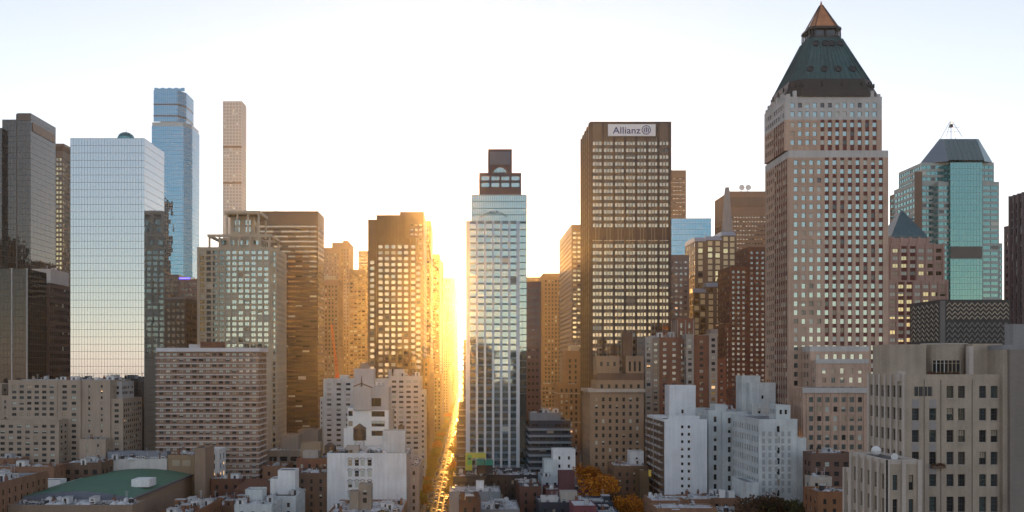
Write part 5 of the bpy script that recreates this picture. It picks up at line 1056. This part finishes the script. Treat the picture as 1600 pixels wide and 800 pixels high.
def tree(x, y, z, s, kind, lab, group=None):
    root = link(bpy.data.objects.new('tree', None)); root.location = (x,y,z); root.scale = (s,s,s); root.rotation_euler = (0,0,R.uniform(0,6.3)); tag(root, lab, 'tree', group); t_, c_ = R.choice(TP[kind]); link(bpy.data.objects.new('trunk', t_), root); link(bpy.data.objects.new('crown', c_), root)
tree(X_(940,400), 400, 0, 2.75, 'orange', 'big bright orange autumn tree beside the dark red house with chimney')
tree(X_(962,396), 390, 0, 2.1, 'russet', 'russet tree just below and right of the big orange autumn tree')
tree(X_(984,385), 380, 0, 2.1, 'orange', 'smaller orange autumn tree at the bottom edge right of the big orange one')
tree(X_(912,430), 428, 0, 2.9, 'orange', 'thin orange tree top peeking left of the big orange autumn tree')
for k, (p, Y, s, kd, lab) in enumerate(((1176,344,2.6,'russet','russet tree at the bottom left corner of the pale stepped building'),(1198,346,2.65,'russet','darker russet tree second from the left below the pale stepped building'),(1220,344,2.5,'olive','olive tree in the middle of the row below the pale stepped building'),(1243,346,2.4,'olive','yellow olive tree at the right end below the pale stepped building'),(1284,312,1.9,'russet','rusty tree between the rust brick house and the buff building'),(785,400,1.6,'olive','olive tree in the dark yard between the low roofs in the middle'),(600,338,2.1,'olive','olive tree at the bottom edge below the big white building'),(118,331,1.0,'olive','unused'))):
    if lab != 'unused': tree(X_(p,Y), Y, 0, s, kd, lab)
y = 440; k = 0
while y < 1500:
    for xx in (-22.6, -6.6):
        if any(abs(y-c) < 12 for c in (640,905,1180)): continue
        if xx > -10 and k % 2: continue
        tree(xx+R.uniform(-.3,.3), y+R.uniform(-2,2), .13, R.uniform(1.0,1.5), 'gold' if R.random()<.7 else 'orange', 'golden backlit street tree in the row on the avenue pavement', 'street trees lining the avenue')
    y += 13 if y < 800 else 24; k += 1
# ================================================================ cars and lamps on the avenue
def car_proto(colr, roofbox=False):
    root = link(bpy.data.objects.new('car', None)); pm = plain('car_paint_%d' % int(colr[0]*1000+colr[2]*100), colr, .25, .3, 1.0); m = MB()
    prof = [(-2.25,.35),(-2.3,.7),(-2.1,.92),(-1.5,1.0),(2.0,1.02),(2.25,.8),(2.3,.35)]
    m.loft([[(sx, y_, z_) for (y_, z_) in prof] for sx in (-.9,.9)], pm); m.obj('body', root)
    m = MB(); m.loft([[(-.82,-1.3,1.0),(.82,-1.3,1.0),(.82,1.7,1.02),(-.82,1.7,1.02)],[(-.66,-.6,1.42),(.66,-.6,1.42),(.66,1.1,1.42),(-.66,1.1,1.42)]], GL['dark']); m.obj('window_band', root)
    m = MB(); m.box(-.66,.66,-.6,1.1,1.424,1.47,pm); m.obj('car_roof', root)
    tm = plain('tyre_rubber',(0.02,0.02,0.02),.8)
    for sx in (-.82,.82):
        for sy in (-1.4,1.45):
            m = MB(); m.bar((sx-.1,sy,.33),(sx+.1,sy,.33),.33,tm,12); m.obj('wheel', root)
    for sx in (-.65,.65): m = MB(); m.box(sx-.15,sx+.15,-2.34,-2.28,.62,.76,WHITEM); m.obj('headlight', root)
    return root
protos = [car_proto((0.6,0.35,0.02)), car_proto((0.03,0.03,0.035)), car_proto((0.5,0.5,0.52)), car_proto((0.14,0.02,0.02))]
names = ['yellow taxi in the sun glare on the avenue','black car in the sun glare on the avenue','silver car in the sun glare on the avenue','dark red car in the sun glare on the avenue']; used = set(); k = 0
for lane in (-18.9, -16.2, -13.2, -10.4):
    y = 452+R.uniform(0,8)
    while y < 1150:
        i = R.randrange(4)
        if not any(abs(y-c) < 9 for c in (640,905)):
            o = protos[i] if i not in used else copy_tree(protos[i]); used.add(i); o.location = (lane, y, .004); o.rotation_euler = (0,0,0 if lane < -15 else math.pi)
            tag(o, names[i], 'car', 'cars on the avenue')
        y += R.uniform(7.5,12) if lane in (-18.9,-10.4) else R.uniform(11,26)
    k += 1
lp = link(bpy.data.objects.new('street_lamp', None)); m = MB(); m.cyl(0,0,0,9,.1,DKMET,.06,8); m.obj('post', lp); m = MB(); m.bar((0,0,8.6),(2.2,0,9.1),.05,DKMET); m.obj('arm', lp); m = MB(); m.box(1.9,2.7,-.14,.14,9.02,9.16,METAL); m.obj('lamp_head', lp)
first = True
for y in range(446, 900, 34):
    for xx, rz in ((-21.2,0),(-8.3,math.pi)):
        o = lp if first else copy_tree(lp); first = False; o.location = (xx, y, .13); o.rotation_euler = (0,0,rz); tag(o, 'street lamp with curved arm over the golden avenue', 'street lamp', 'street lamps along the avenue')

# ================================================================ city behind the viewer, mirrored in the glass
KM = stone('reflected_city_stone',(0.045,0.05,0.06),.2)
for k, (xx, yy, ww, dd, hh, lab) in enumerate(((-330,-260,60,40,104,'wide dark block across the river side of the city, mirrored in the glass towers'),(-235,-330,42,40,92,'dark flat block mirrored low in the broad mirror glass tower'),(-170,-240,30,30,84,'slim dark block mirrored beside the mast reflection'),(-110,-300,45,40,97,'dark stepped block mirrored left of the avenue axis'),(-50,-250,36,40,101,'dark block mirrored in the pale blue central tower, left part'),(18,-280,44,40,99,'dark block mirrored in the pale blue central tower, right part'),(90,-300,50,40,92,'dark block mirrored in the sign topped tower, left part'),(160,-270,42,40,98,'dark block mirrored in the sign topped tower, right part'),(230,-330,56,40,90,'dark block mirrored in the yellow window tower'),(330,-260,70,40,97,'dark block mirrored in the green glass tower'),(-714,-200,34,40,265,'very tall dark tower mirrored in the stepped dark tower at the left edge'),(-684,-205,22,40,225,'slightly lower dark tower mirrored beside the tallest one in the left edge glass'))):
    b = Bld('dark_city_block', lab, xx, yy, seed=90+k, style='none', maxw=0, mix=(50,10,5,33,2)); b.sides(xx-ww/2, xx+ww/2, yy-dd, yy, 0, hh, S_(wall=KM, fh=3.6, pitch=4, ww=1.8, wh=1.8)); b.sides(xx-ww/4, xx+ww/6, yy-dd*.7, yy-dd*.2, hh-1, hh+5+k%3*3, S_(wall=KM, fh=99))
    b.wall((xx+ww/2,yy+.02),(xx-ww/2,yy+.02),0,hh,KM,[(1+i*4.,3+i*4.) for i in range(int(ww/4)-1)],[(hh-3-j*3.6-1.8,hh-3-j*3.6) for j in range(12)][::-1],.3)
    b.finish()
